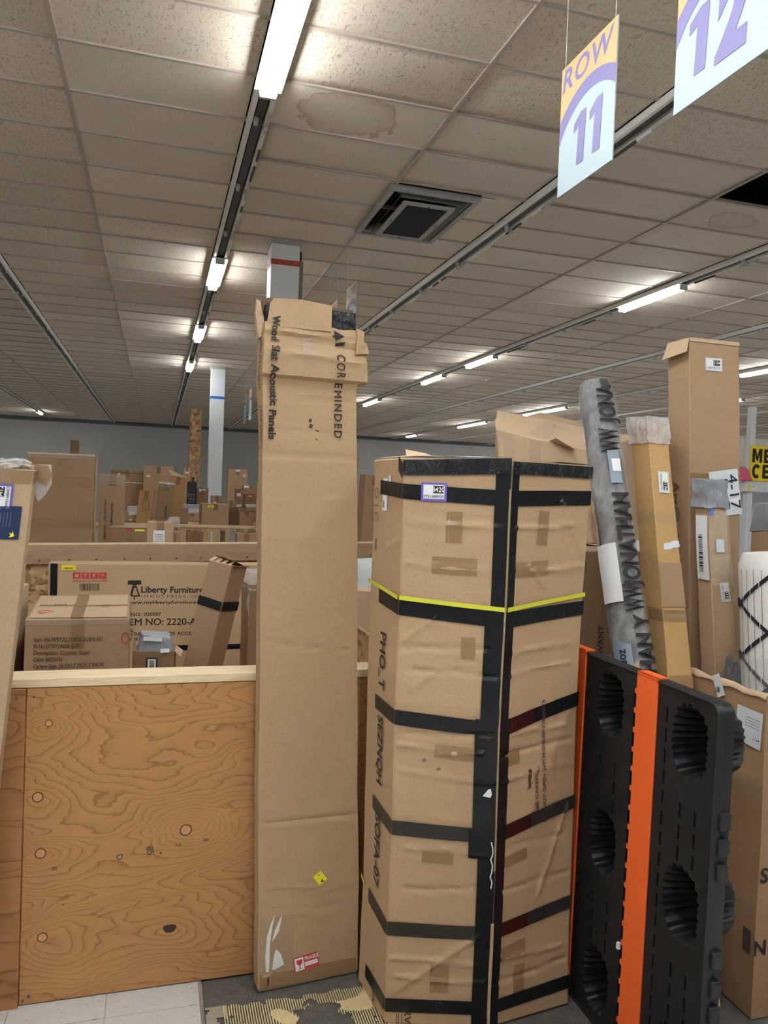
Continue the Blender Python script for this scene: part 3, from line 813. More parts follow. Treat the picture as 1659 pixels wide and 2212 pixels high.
# knots, stamps
KN3 = plain('knot_ring', (.08, .035, .015), .7); KNF = plain('knot_wood', (.46, .24, .1), .6)
for (kx, kz, r) in ((.07, .945, .0125), (.042, .70, .018), (.055, .51, .018), (.068, .225, .017), (.522, .548, .021)):
    MB().tube([(kx, -.0005, kz), (kx, .004, kz)], r, 20).build('knot', KN3, bn)
    MB().tube([(kx, -.0010, kz), (kx, .004, kz)], r*.78, 20).build('knot', KNF, bn)
v = [(.478+.022*math.cos(a)*(1+.12*math.sin(3*a)), -.0008, .205+.017*math.sin(a)*(1+.15*math.cos(2*a))) for a in [2*PI*i/16 for i in range(16)]]
mesh_obj('knot_hole', v, [tuple(range(16))], plain('knot_hole', (.05, .025, .012), .9), bn)
for s, x, z, c, r in (('B', .10, .455, .016, R(-90)), ('D', .305, .473, .02, R(-90)), ('85', .405, .487, .022, R(-80)), ('7', .497, .497, .018, R(-90)), ('8', .592, .507, .018, R(-90))):
    g, f = glyphs(s, .02); mesh_obj('stamp', [(px, -.0009, pz) for px, pz in flat2d(g, x, z, r, c, c)], f, plain('stamp_ink', (.09, .06, .035), .8), bn)
for (x, z, r) in ((.022, 1.035, .004), (-.03, 1.035, .004), (.03, .03, .005), (.012, .018, .004), (.44, .475, .004), (.28, .83, .002), (.10, .80, .002), (.13, .33, .003)):
    MB().tube([(x, -.0112 if x < 0 else -.001, z), (x, .004, z)], r, 8).build('screw', DARKM, bn)

# ================================================================== ACOUSTIC PANEL CARTON
KC = cardboard('panel_carton', (.40, .268, .150), .12, 70, dirt=.02)
t = thing('acoustic_panel_carton', 'tall narrow crushed-top carton printed COREMINDED Wood Slat Acoustic Panels', 'carton', (.555, 2.69, 0))
def aclev(z, xl, xr, yl=2.65, yr=2.668, d=.062):
    return (z, [(xl-.555, yl-2.69), (xr-.555, yr-2.69), (xr-.555+.012, yr+d-2.69), (xl-.555-.014 if z > 1.9 else xl-.555-.006, yl+d-2.69)])
AL = [aclev(0.0, .391, .750, 2.640, 2.675), aclev(.012, .386, .754, 2.634, 2.672), aclev(.35, .378, .743, 2.646, 2.668), aclev(.70, .367, .724), aclev(1.36, .351, .700), aclev(1.90, .342, .676), aclev(2.105, .333, .668, 2.652, 2.672),
      aclev(2.128, .330, .671, 2.646, 2.664), aclev(2.138, .328, .703, 2.630, 2.650), aclev(2.20, .330, .697, 2.626, 2.648), aclev(2.245, .332, .690, 2.634, 2.652), aclev(2.27, .331, .686, 2.640, 2.655), aclev(2.285, .333, .678, 2.634, 2.650), aclev(2.315, .335, .672, 2.640, 2.655)]
cr0 = []
for z, a, dp in ((1.492, .0, -.004), (1.2005, .02, -.0045), (.5896, -.0, -.006), (1.867, .0, -.004), (2.045, .0, .005), (2.06, .0, -.004), (.345, .02, .003), (1.95, -.004, -.003)):
    cr0.append((.0, z/2.315+a/2.315, 1.0, z/2.315-a/2.315, .004, dp))
cr0 += [(.03, 1.70/2.315, .97, 1.72/2.315, .003, .003), (.3, .26/2.315, .55, .25/2.315, .006, .003), (.55, .25/2.315, .70, .27/2.315, .006, -.003), (.33, .45/2.315, .38, .46/2.315, .006, .004), (.62, .22/2.315, .68, .245/2.315, .005, .004), (.42, 1.58/2.315, .45, 1.40/2.315, .01, .003),
        (.0, 2.22/2.315, 1, 2.20/2.315, .008, .006), (.3, 2.262/2.315, 1, 2.240/2.315, .005, -.006), (.2, 2.285/2.315, 1, 2.265/2.315, .005, .006)]
pr = Prism(AL, .0022, 5.0, 3.0, {}, {0: cr0})
pr.body('body', KC, t, .0115, .004, maxn=210)
def az(z): return z
# upper flap, torn right corner with black wrapped contents, back wall
def xz_patch(name, pts, y, mat, parent, th=.004, crumple=.0, sub=0):
    bm = bmesh.new(); vs = [bm.verts.new((x, y, z)) for x, z in pts]; f = bm.faces.new(vs)
    r = bmesh.ops.extrude_face_region(bm, geom=[f]); bmesh.ops.translate(bm, vec=(0, th, 0), verts=[g for g in r['geom'] if isinstance(g, bmesh.types.BMVert)])
    if sub:
        bmesh.ops.triangulate(bm, faces=bm.faces); bmesh.ops.subdivide_edges(bm, edges=bm.edges, cuts=sub, use_grid_fill=True)
    if crumple:
        for v in bm.verts: v.co += noise.noise_vector(v.co*38)*crumple
    bmesh.ops.recalc_face_normals(bm, faces=bm.faces)
    me = bpy.data.meshes.new(name); bm.to_mesh(me); bm.free(); me.materials.append(mat)
    o = bpy.data.objects.new(name, me); link(o, parent); return o
xz_patch('front_flap', [(.340-.555, 2.30), (.562-.555, 2.30), (.562-.555, 2.388), (.46-.555, 2.399), (.36-.555, 2.394), (.348-.555, 2.375)], -.0507, KC, t, .004)
xz_patch('wrapped_contents', [(.335-.555, 2.26), (.655-.555, 2.28), (.652-.555, 2.376), (.337-.555, 2.378)], -.040, BLACKPLASTIC, t, .05, .006, 4)
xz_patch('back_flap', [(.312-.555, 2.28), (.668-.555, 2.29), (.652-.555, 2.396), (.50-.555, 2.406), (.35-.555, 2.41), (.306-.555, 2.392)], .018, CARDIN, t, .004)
xz_patch('side_flap', [(.316-.555, 2.26), (.336-.555, 2.27), (.330-.555, 2.33), (.318-.555, 2.385), (.304-.555, 2.39), (.303-.555, 2.34)], -.03, CARD3, t, .035, .004, 2)
xz_patch('crushed_corner', [(.655-.555, 2.23), (.700-.555, 2.235), (.690-.555, 2.27), (.678-.555, 2.276), (.680-.555, 2.310), (.655-.555, 2.318)], -.05, KC, t, .03, .005, 3)
# printing (front face; x metres from its left edge at that height, y = height)
def fx(X, z):
    a, b = pr.corner(0, z/2.315), pr.corner(1, z/2.315); return (X-.555-a.x)/(b.x-a.x)*pr.width(0)
for s_, z_, w_ in (('COR', 2.182, .080), ('EMINDED', 2.032, .192)): pr.text(s_, 0, fx(.602, z_), z_, .029, t, R(-90), PRINT, .012, w_/text_w(s_, .029, 1, .012, 1.25), off=.0045, space=1.25)
for s_, z_, w_ in (('Wood', 2.294, .087), ('Slat', 2.207, .0525), ('Acoustic', 2.101, .138), ('Panels', 1.968, .099)):
    pr.text(s_, 0, fx(.370, z_), z_, .026, t, R(-91), PRINT, .03, w_/text_w(s_, .026, 1, .03), off=.007)
for pts in ([(.575, 2.305), (.612, 2.287), (.575, 2.268), (.575, 2.279), (.565, 2.283), (.575, 2.288)], [(.575, 2.262), (.609, 2.268), (.602, 2.256), (.572, 2.250)]):
    pr.poly('logo', 0, [(fx(x, 2.28), z) for x, z in pts], PRINT, t, .003)
pr.text('MADE IN CHINA', 3, .036, 2.18, .020, t, R(-90), PRINTB, 0, .9)
pr.text('[TILE SERIES]', 3, .040, 1.96, .020, t, R(-90), PRINTB, 0, .9)
pr.patch('clear_tape', 0, fx(.462, 2.3), fx(.50, 2.3), 2.165, 2.30, CLTAPE, t, .004, crumple=.003)
pr.patch('film_highlight', 0, fx(.464, 2.22), fx(.498, 2.22), 2.205, 2.27, FILM, t, .006, crumple=.006)
for x, z, w, h in ((.50, 1.985, .01, .012), (.502, 1.965, .012, .014), (.522, 1.955, .016, .004), (.525, 1.925, .008, .004)): pr.patch('scuff', 0, fx(x, z), fx(x, z)+w, z, z+h, PRINTB, t, .0016, R(-20), 1)
rt = pr.patch('label', 0, fx(.598, .37)-.017, fx(.598, .37)+.017, .352, .392, YELLOW, t, .0018, R(33), label='small yellow sticker with letter A')
pr.text('A', 0, fx(.605, .362), .362, .012, rt, R(33+180+90-180), PRINT, .03, off=.0026)
pr.text('15', 0, fx(.592, .384), .384, .006, rt, R(33+90), PRINT, .02, off=.0026)
fg = pr.patch('label', 0, fx(.513, .07), fx(.602, .07), .052, .104, REDINK, t, .002, R(7), label='red FRAGILE sticker with a glass symbol')
pr.patch('white_field', 0, fx(.517, .07), fx(.549, .07), .052, .098, PAPER, fg, .0028, R(7), 1)
pr.text('FRAGILE', 0, fx(.576, .09), .0945, .0125, fg, R(7), PAPER, .02, .72, off=.003)
pr.patch('white_field', 0, fx(.552, .07), fx(.600, .07), .066, .081, PAPER, fg, .0028, R(7), 1)
pr.text('HANDLE WITH CARE', 0, fx(.576, .07), .0735, .0035, fg, R(7), REDINK, 0, 1, off=.0036)
g0 = [(-.011, .016), (.011, .016), (.010, .004), (.004, -.003), (.0015, -.004), (.0015, -.014), (.008, -.017), (-.008, -.017), (-.0015, -.014), (-.0015, -.004), (-.004, -.003), (-.010, .004)]
pr.poly('glass_symbol', 0, flat2d(g0, fx(.5335, .075), .0755, R(7)), REDINK, fg, .0036)
for pts in ([(.440, .262), (.432, .225), (.424, .165), (.424, .105), (.421, .070), (.411, .069), (.408, .12), (.413, .19), (.427, .236)], [(.467, .262), (.462, .235), (.455, .205), (.438, .18), (.431, .172), (.441, .21), (.455, .24)], [(.445, .145), (.462, .128), (.476, .085), (.444, .073), (.432, .074), (.438, .12)]):
    pr.poly('torn_paper', 0, [(fx(x, .15), z) for x, z in pts], PAPER, t, .002)
pr.patch('clear_tape', 0, fx(.388, .1), fx(.51, .1), .06, .255, CLTAPE, t, .0026)
pr.patch('tape', 0, fx(.392, .02), fx(.744, .02), .014, .06, BRTAPE, t, .0016)
pr.poly('tear', 0, [(fx(x, .04), z) for x, z in ((.418, .045), (.424, .052), (.424, .022), (.419, .018))], PRINT, t, .0022)
pr.poly('scuff', 0, [(fx(x, .04), z) for x, z in ((.405, .062), (.44, .068), (.425, .052), (.40, .052))], CARD3, t, .002)

# ================================================================== SOFA CARTON
SK = cardboard('sofa_carton', (.43, .288, .165), .10, 60, crinkle=.2)
SO = (1.08, 2.45)
def so(z, l0, l1, m, r, rb=(1.43, 2.66)):
    return (z, [(p[0]-SO[0], p[1]-SO[1]) for p in (l0, l1, m, r, rb)])
SL = [so(0, (.745, 2.63), (.775, 2.388), (1.10, 2.292), (1.423, 2.335)), so(.06, (.745, 2.63), (.773, 2.385), (1.097, 2.288), (1.421, 2.335)), so(.37, (.748, 2.63), (.763, 2.365), (1.083, 2.26), (1.412, 2.335)),
      so(.72, (.742, 2.63), (.755, 2.335), (1.059, 2.21), (1.409, 2.335)), so(1.09, (.735, 2.63), (.749, 2.335), (1.043, 2.18), (1.405, 2.335)), so(1.45, (.733, 2.63), (.757, 2.36), (1.047, 2.18), (1.408, 2.335)),
      so(1.80, (.731, 2.63), (.763, 2.386), (1.051, 2.19), (1.417, 2.335)), so(1.868, (.730, 2.64), (.763, 2.39), (1.052, 2.19), (1.418, 2.335))]
t = thing('sofa_carton', 'large brown carton banded with black tape, printed SOFA-07, sticker 8420', 'carton', (SO[0], SO[1], 0))
H = 1.868
rc = random.Random(5); scr = {1: [], 2: [], 0: []}
for z in (.16, .23, .48, .62, .86, .94, 1.0, 1.2, 1.27, 1.52, 1.66):
    for sd in (1, 2):
        u0 = rc.uniform(.0, .15); u1 = rc.uniform(.8, 1); um = rc.uniform(.35, .6); dz = rc.uniform(-.012, .012); cd_ = rc.choice((-.007, .007, .006))
        scr[sd] += [(u0, (z+dz)/H, um, z/H, .005, cd_), (um, z/H, u1, (z+rc.uniform(-.015, .015))/H, .005, cd_)]
scr[1] += [(.1, .12/H, .85, .32/H, .006, .008), (.05, 1.28/H, .35, 1.36/H, .006, .007), (.15, 1.13/H, .4, 1.2/H, .006, .006), (.45, 1.55/H, .45, 1.75/H, .004, .003)]
scr[2] += [(.55, .42/H, .9, .72/H, .006, .008), (.6, 1.75/H, .98, 1.55/H, .005, .006), (.1, 1.58/H, .5, 1.46/H, .005, .006), (.75, .8/H, .76, 1.4/H, .004, -.003)]
scr[0] += [(.5, 1.56/H, .9, 1.60/H, .01, .004)]
ps = Prism(SL, .003, 2.2, 9.0, {1: .005, 2: -.003}, scr)
ps.body('body', SK, t, .0105, .006, maxn=190)
W0, W1, W2 = ps.width(0), ps.width(1), ps.width(2)
TW = .048
# six black bands: (z of the lower tape edge at mid-left start, front left corner, seam, right edge)
bands = [(1.735, 1.735, 1.722, 1.735, .28, BTAPE), (1.365, 1.362, 1.345, 1.362, .36, BTAPE), (1.005, 1.015, 1.005, 1.05, .36, BTAPE), (.655, .655, .655, .695, .36, DTAPE), (.315, .31, .315, .345, .30, DTAPE), (.045, .045, .05, .062, .30, BTAPE)]
for z0, z1, z2, z3, us, mt in bands:
    ps.band('black_tape', [(0, us, 1, z0+.012, z1, TW), (1, 0, 1, z1, z2, TW), (2, 0, 1, z2, z3, TW)], mt, t, .0045)
for z2, z3 in ((1.005, 1.05), (.655, .695), (.315, .345)):
    ps.band('tape_overlap', [(2, .04, .42, z2, z2+(z3-z2)*.42, TW*.95)], RTAPE, t, .0056)
# vertical seam tapes either side of the seam, top rim tape, open seam line
for (za, zb, wl, wr) in ((1.40, 1.85, .045, .03), (1.06, 1.41, .06, .035), (.66, 1.06, .075, .042), (.60, .70, .085, .04), (.33, .62, .055, .04), (.0, .36, .055, .04)):
    ps.band('seam_tape', [(1, 1-wl/W1, 1, za, za, zb-za)], BTAPE, t, .006)
    ps.band('seam_tape', [(2, 0, wr/W2, za, za, zb-za)], BTAPE, t, .006)
ps.band('rim_tape', [(0, .88, 1, 1.825, 1.80, .05), (1, 0, 1, 1.81, 1.822, .05), (2, 0, 1, 1.822, 1.825, .04)], BLACKPLASTIC, t, .006)
top = [ps.P(i, 0, .9995) for i in range(5)]
c = sum(top, V())/5
bmv = []; bmf = []
for i, p in enumerate(top): bmv += [p+V((0, 0, .006)), p.lerp(c, .3)+V((0, 0, .012))]
mesh_obj('rim_tape', bmv, [(2*i, 2*((i+1) % 5), 2*((i+1) % 5)+1, 2*i+1) for i in (1, 2, 3)], BLACKPLASTIC, t)
MB().tube([ps.P(1, 1, v/20, .006) for v in range(6, 20)], .0035, 5).build('seam_edge', plain('torn_edge', (.3, .22, .13), .9), t)
MB().tube([ps.P(1, 1, v/20, .006) for v in range(0, 5)], .006, 5).build('seam_edge', CARD3, t)
MB().tube([ps.P(1, .97, (.50+k*.02)/H*1.0, .008)+V((.004*math.sin(k*2.2), 0, 0)) for k in range(9)], .0022, 5).build('loose_string', PAPER, t)
ps.poly('torn_paper', 1, [(W1-.045, .812), (W1-.028, .835), (W1-.02, .838), (W1-.016, .82), (W1-.02, .808)], PAPER, t, .008)
# yellow strapping
ps.band('yellow_strap', [(0, 0, 1, 1.435, 1.410, .014), (1, 0, 1, 1.410, 1.395, .014), (2, 0, 1, 1.395, 1.425, .014)], YSTRAP, t, .0085)
ps.band('strap_tape', [(0, 0, .4, 1.375, 1.37, .075)], CLTAPE, t, .0095)
ps.band('yellow_strap', [(0, 0, .12, .375, .36, .014)], YSTRAP, t, .006)
# tan packing tapes
for sd, x0, x1, y0, y1, r in ((1, .10, .24, 1.50, 1.555, 0), (1, .14, .19, 1.60, 1.70, 0), (2, .02, .19, 1.50, 1.55, .02), (2, .13, .18, 1.60, 1.71, -.05), (1, .13, W1-.06, .92, .965, -.03), (1, .1, .2, .57, .61, -.03), (1, .14, .20, .12, .22, 0), (2, .04, .15, .56, .60, .1), (2, .02, .16, .23, .28, .12), (2, .11, .16, .10, .2, 0), (1, .2, .245, 1.24, 1.31, .02), (2, .03, .1, .9, .95, .05)):
    ps.patch('tape', sd, x0, x1, y0, y1, BRTAPE, t, .0028, r)
for sd, x, y, w in ((1, .16, 1.51, .05), (1, .18, 1.66, .03), (2, .05, 1.535, .06), (2, .03, 1.49, .12), (1, .10, 1.42, .08), (2, .02, 1.405, .13)):
    ps.patch('tape_glint', sd, x, x+w, y, y+.003, FILM, t, .006, .12, jag=.002)
# sticker and printing
st = ps.sticker(1, W1*.30, 1.760, .080, .058, '8420', 'PPE1688420', t, 0, PURPLE, .004)
ps.patch('label', 0, .105, .150, 1.69, 1.80, PAPER, t, .003); ps.patch('label', 0, .158, .185, 1.76, 1.81, PAPER2, t, .003)
ps.bars(0, .110, .125, 1.70, 1.725, t, True, n=8, off=.004)
for s, y, w in (('PHO_T', 1.19, .19), ('SEZNQH', .89, .23), ('SOFA-07', .545, .25)):
    sx = w/text_w(s, .05, 1, .02); ps.text(s, 0, W0*.58, y, .05, t, R(-90), PRINT, .02, sx, off=.006)
ps.text('O I C', 0, .045, 1.71, .04, t, R(-90), PRINTF, .0, .9, off=.0045); ps.patch('print_bar', 0, .038, .056, 1.55, 1.59, PRINTF, t, .0022, n=1)
ps.text('BE CAREFUL', 2, W2*.49, .80, .0145, t, R(94), PRINTB, .012, 1.25, off=.0045)
ps.text('DO NOT OPEN WITH SHARP OBJECTS', 2, W2*.57, .885, .0145, t, R(94), PRINTB, .012, 1.16, off=.0045)
kn = [(-.004, -.03), (.004, -.03), (.004, .0), (.009, .004), (.009, .03), (.003, .036), (-.006, .036), (-.006, .0)]
ps.poly('knife_symbol', 2, flat2d(kn, W2*.40, .835, R(4)), PRINTB, t, .003); ps.patch('knife_symbol', 2, W2*.40-.018, W2*.40+.018, .812, .815, PRINTB, t, .0034, R(40), 1)
ps.text('RVE', 1, .072, .02, .022, t, R(-90), PRINTB, .02, 1.3, off=.003)
for x in (.035, .042, .052): ps.patch('print_line', 1, x, x+.0025, .004, .04, PRINTB, t, .003, 0, 1)
ps.text('8K8', 0, .18, .02, .03, t, R(-90), PRINTB, 0, 1, off=.003)
# dents, only their shade painted as dark marks
for u, v_, in ((.28, .91), (.42, .885)): ps.patch('dent_shade', 1, W1*u, W1*u+.012, v_-.004, v_+.004, PRINTF, t, .002, .4, 1)
# lifted corner flap
mesh_obj('lifted_flap', [(.775-SO[0], 2.40-SO[1], H+.004), (.86-SO[0], 2.36-SO[1], H+.004), (.85-SO[0], 2.42-SO[1], H+.018), (.79-SO[0], 2.46-SO[1], H+.03)], [(0, 1, 2, 3)], CARD3, t)
mesh_obj('lifted_flap', [(.735-SO[0], 2.62-SO[1], H+.002), (.77-SO[0], 2.41-SO[1], H+.003), (.84-SO[0], 2.45-SO[1], H+.016), (.80-SO[0], 2.64-SO[1], H+.012)], [(0, 1, 2, 3)], CARD3, t)
# ================================================================== PLASTIC PALLET standing on its edge
PLM = plain('black_pallet_plastic', (.011, .012, .013), .45, spec=.35, nscale=9, nstr=.25, vary=.5, bdist=.006)
ORG = plain('orange_stripe', (.80, .125, .022), .5, nscale=40, nstr=.12, vary=.08)
t = thing('plastic_pallet', 'black plastic pallet with an orange stripe standing on its edge', 'pallet', (1.46, 2.24, 0), (0, R(.6), 0))
PW, PH = .516, 1.213
cups = [(y, z) for y in (-.40, .0, .41) for z in (1.075, .61, .145)]
def cup_r(a, k=1.0, rib=.0, oy=.075, oz=.106):
    c, s = math.cos(a), math.sin(a); e = 2.6
    r = (abs(c/oy)**e + abs(s/oz)**e)**(-1/e)
    return (r*k + rib*(1 if math.sin(a*22) > 0 else -1))
bm = bmesh.new(); edges = []
def loop(pts):
    vs = [bm.verts.new((0, y, z)) for y, z in pts]
    for a, b in zip(vs, vs[1:]+vs[:1]): edges.append(bm.edges.new((a, b)))
outer = []
for (cy, cz, a0) in ((PW-.03, PH-.03, 0), (-PW+.03, PH-.03, 90), (-PW+.03, .03, 180), (PW-.03, .03, 270)):
    for k in range(5): a = R(a0+k*22.5); outer.append((cy+.03*math.cos(a), cz+.03*math.sin(a)))
loop(outer)
NC = 88
for (cy, cz) in cups: loop([(cy+cup_r(2*PI*k/NC, 1, .004)*math.cos(2*PI*k/NC), cz+cup_r(2*PI*k/NC, 1, .004)*math.sin(2*PI*k/NC)) for k in range(NC)])
slots = []
for y in (-.295, -.135+.002, .145, .30):
    z = .05
    while z < PH-.09: slots.append((y, z)); z += .062
for (y, cs) in ((-.44, 1), (-.375, 1), (-.045, 1), (.04, 1), (.37, 1), (.45, 1)):
    for za, zb in ((.26, .49), (.725, .955)):
        z = za
        while z+.045 < zb: slots.append((y, z)); z += .062
slots = [s for s in slots if not (-.27 < s[0] < -.137 or .137 < s[0] < .143)]
for y, z in slots: loop([(y-.0045, z), (y+.0045, z), (y+.0045, z+.043), (y-.0045, z+.043)])
bmesh.ops.triangle_fill(bm, use_beauty=True, use_dissolve=False, edges=edges, normal=(-1, 0, 0))
for f in bm.faces:
    if f.normal.x > 0: f.normal_flip()
r = bmesh.ops.extrude_face_region(bm, geom=bm.faces[:])
bmesh.ops.translate(bm, vec=(.008, 0, 0), verts=[g for g in r['geom'] if isinstance(g, bmesh.types.BMVert)])
bmesh.ops.recalc_face_normals(bm, faces=bm.faces)
me = bpy.data.meshes.new('deck'); bm.to_mesh(me); bm.free(); me.materials.append(PLM)
o = bpy.data.objects.new('deck', me); link(o, t)
sb = MB()
for y, z in slots: sb.box(.009, .03, y-.007, y+.007, z-.004, z+.047)
sb.build('slot_shade_boxes', plain('slot_shade', (.004, .004, .005), .7), t)  # near-black boxes added behind the slots so they look shaded
cupme = None
for (cy, cz) in cups:
    if cupme is None:
        v, f = [], []; LV = ((0, 1.0, .004), (.012, .97, .006), (.06, .9, .006), (.125, .80, .005), (.14, .74, .003))
        for x, k, rb in LV:
            for q in range(NC):
                a = 2*PI*q/NC; rr = cup_r(a, k, rb); v.append((x, rr*math.cos(a), rr*math.sin(a)))
        for l in range(len(LV)-1):
            for q in range(NC): f.append((l*NC+q, l*NC+(q+1) % NC, (l+1)*NC+(q+1) % NC, (l+1)*NC+q))
        f.append(tuple((len(LV)-1)*NC+q for q in range(NC)))
        o = mesh_obj('foot_cup', v, f, PLM, t, angle=30); cupme = o.data
    else: o = bpy.data.objects.new('foot_cup', cupme); link(o, t)
    o.location = (0, cy, cz)
# rim lip and edge lugs
rim = []
for (cy, cz, a0) in ((PW-.03, PH-.03, 0), (-PW+.03, PH-.03, 90), (-PW+.03, .03, 180), (PW-.03, .03, 270)):
    for k in range(5): a = R(a0+k*22.5); rim.append((cy, cz, math.cos(a), math.sin(a)))
v, f = [], []; prof = ((-.004, .026), (-.008, .031), (.004, .036), (.016, .036), (.018, .030), (.05, .030), (.05, .022), (.006, .022))
for cy, cz, ca, sa in rim:
    for x, rr in prof: v.append((x, cy+rr*ca, cz+rr*sa))
n, m = len(rim), len(prof)
for i in range(n):
    for k in range(m): f.append((i*m+k, i*m+(k+1) % m, ((i+1) % n)*m+(k+1) % m, ((i+1) % n)*m+k))
mesh_obj('rim', v, f, PLM, t, angle=40)
lug = None
for s in (-1, 1):
    for z in (.30, .37, .44, .52, .76, .83, .90, .17):
        if lug is None: o = MB().box(.008, .042, -.012, .012, -.024, .024).build('edge_lug', PLM, t, bevel=.006); lug = o
        else:
            o = bpy.data.objects.new('edge_lug', lug.data); link(o, t); mm = o.modifiers.new('bevel', 'BEVEL'); mm.width = .006; mm.segments = 2
        o.location = (.0, s*(PW+.008), z)
# orange stripes, wrapped over the top edge, with toothed left side
for yc in (-.202, .205):
    b = MB(); v = []; z = 0.012
    ys = yc+.052
    b.box(-.0075, -.0003, yc-.05, ys, .012, PH+.002).box(-.0075, .03, yc-.05, ys, PH+.006, PH+.012).box(-.0075, -.0003, yc-.05, ys, PH+.002, PH+.012)
    zz = .035
    while zz < PH-.06: b.box(-.0075, -.0003, ys, ys+.009, zz, zz+.016); zz += .062
    b.build('orange_stripe', ORG, t, bevel=.0015)
MB().box(-.012, -.002, -.135, -.125, .325, .345).build('paper_scrap', PAPER, t)

# ================================================================== RIGHT-HAND GROUP
# open bulk carton that holds the rolls and cartons
GK = cardboard('bulk_carton', (.34, .205, .108), .12, 50)
t = thing('bulk_carton', 'wide open-topped brown carton holding rugs and upright boxes at the right edge', 'carton', (2.42, 2.54, 0))
pg = Prism(rect_levels(.84, .84, 0, 1.112), .005, 2.0, 21, {3: .008}, {3: [(0, .45, 1, .46, .006, .003), (.2, .85, .9, .8, .006, .003)]})
body = pg.body('body', GK, t, .05, 0, cap_top=False)
m = body.modifiers.new('wall', 'SOLIDIFY'); m.thickness = .007; m.offset = -1
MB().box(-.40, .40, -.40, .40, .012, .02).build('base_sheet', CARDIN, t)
v, f = [], []
for k in range(25):
    p = pg.P(3, k/24, 1, .0); q = V((.012, 0, 0)); v += [p+V((-.006, 0, -.012+.004*math.sin(k*1.7))), p+V((-.003, 0, .006+.005*math.sin(k*2.3))), p+V((.016, 0, .002+.006*math.sin(k*1.1)))]
f = [(3*k+j, 3*k+3+j, 3*k+4+j, 3*k+1+j) for k in range(24) for j in range(2)]
mesh_obj('ragged_rim', v, f, CARD3, t, smooth=True)
lb = pg.patch('label', 3, .84-.135, .84-.012, .925, 1.05, PAPER2, t, .004, R(-2), label='white shipping label'); pg.bars(3, .84-.05, .84-.02, .95, .955, lb, True, n=6, off=.005)
for yy in (.99, 1.0, 1.01, 1.02): pg.patch('print_line', 3, .84-.09, .84-.02, yy, yy+.0015, PRINTF, lb, .005, R(-2), 1)
lb = pg.patch('label', 3, .84-.245, .84-.205, 1.055, 1.135, PAPER2, t, .012, R(28), label='small tilted barcode tag'); pg.bars(3, .84-.235, .84-.213, 1.07, 1.09, lb, True, n=8, off=.014)
for z in (.34, .76): pg.band('tape', [(3, .3, 1, z, z, .05), (0, 0, .2, z, z, .05)], CLTAPE, t, .006)
for z in (.25, .50): pg.text('N' if z < .4 else 'S', 0, .02, z, .05, t, R(0), PRINT, .02, off=.004)
pg.patch('print_box', 3, .84-.05, .84-.015, .22, .30, PRINTB, t, .004, 0, 1)

class Cyl:
    def __init__(s, a, b, r, warp=.0, seed=0, prof=None):
        s.a, s.b, s.r = V(a), V(b), r; s.t = (s.b-s.a).normalized(); s.L = (s.b-s.a).length
        s.e = V((-s.t.x*s.t.y, 0, 0)); view = (V((0, 0, CAM_Z))-(s.a+s.b)/2); view -= s.t*view.dot(s.t); s.n0 = view.normalized(); s.x0 = s.t.cross(s.n0)
        s.warp = warp; s.seed = V((seed, seed, seed)); s.prof = prof or (lambda q: 1.0)
    def P(s, ang, l, off=0.0):
        d = s.n0*math.cos(ang) + s.x0*math.sin(ang); p = s.a + s.t*l
        q = p + d*s.r
        rr = s.r*s.prof(l/s.L) + off + s.warp*(noise.noise(q*9*s.fr+s.seed)+.5*noise.noise(q*26*s.fr+s.seed))
        return p + d*rr - s.o
    o = V((0, 0, 0)); fr = 1.0
    def body(s, name, mat, parent, n=28, m=40, off=0, l0=0, l1=None, cap=True):
        l1 = l1 or s.L; v = [s.P(2*PI*k/n, l0+(l1-l0)*j/m, off) for j in range(m+1) for k in range(n)]
        f = [(j*n+k, j*n+(k+1) % n, (j+1)*n+(k+1) % n, (j+1)*n+k) for j in range(m) for k in range(n)]
        if cap: f += [tuple(range(n))[::-1], tuple(m*n+k for k in range(n))]
        return mesh_obj(name, v, f, mat, parent, angle=60)
    def text(s, t_, l, ang, cap, mat, parent, bold=0.0, sx=1.0, up=True, off=.006):
        v, f = glyphs(t_, bold); P = []
        for px, py in v:
            px *= cap*sx; py *= cap
            P.append(s.P(ang - (py if up else -py)/s.r, l + (px if up else -px), off))
        return mesh_obj('lettering', P, f, mat, parent)
    def patch(s, name, a0, a1, l0, l1, mat, parent, off=.006, n=6, m=8, skew=0.0, label=None):
        v = [s.P(a0+(a1-a0)*i/n, l0+(l1-l0)*j/m+skew*(i/n-.5), off) for j in range(m+1) for i in range(n+1)]
        f = [(j*(n+1)+i, j*(n+1)+i+1, (j+1)*(n+1)+i+1, (j+1)*(n+1)+i) for j in range(m) for i in range(n)]
        return mesh_obj(name, v, f, mat, parent, smooth=True, label=label)
# angles: positive x0 side; check sign so that +ang goes to the viewer's left or right
def rugmat():
    m, nt, bs = newmat('grey_rug')
    f = noise_(nt, coords(nt, (9, 9, 5)), 1.6, 5, .65, .6); g = noise_(nt, coords(nt, (30, 30, 90)), 1.5, 2)
    rp = ramp(nt, [(.3, (.03, .035, .045)), (.45, (.16, .15, .14)), (.6, (.3, .29, .28)), (.72, (.5, .5, .5))]); nt.links.new(f, rp.inputs[0])
    nt.links.new(mixc(nt, rp.outputs[0], (.06, .055, .05), math_(nt, 'MULTIPLY', g, .4)), bs.inputs['Base Color']); bs.inputs['Roughness'].default_value = .9
    return m
RUGG = rugmat()
t = thing('wrapped_rug_roll', 'grey rug roll in clear plastic with black lettering, leaning behind the pallet', 'rug roll', (1.74, 2.08, 0))
cy = Cyl((1.74, 2.06+.075, .02), (1.735, 2.865, 2.235), .068, .003, 3, lambda q: 1.0 if q < .97 else 1-(q-.97)*6); cy.o = V((1.74, 2.08, 0))
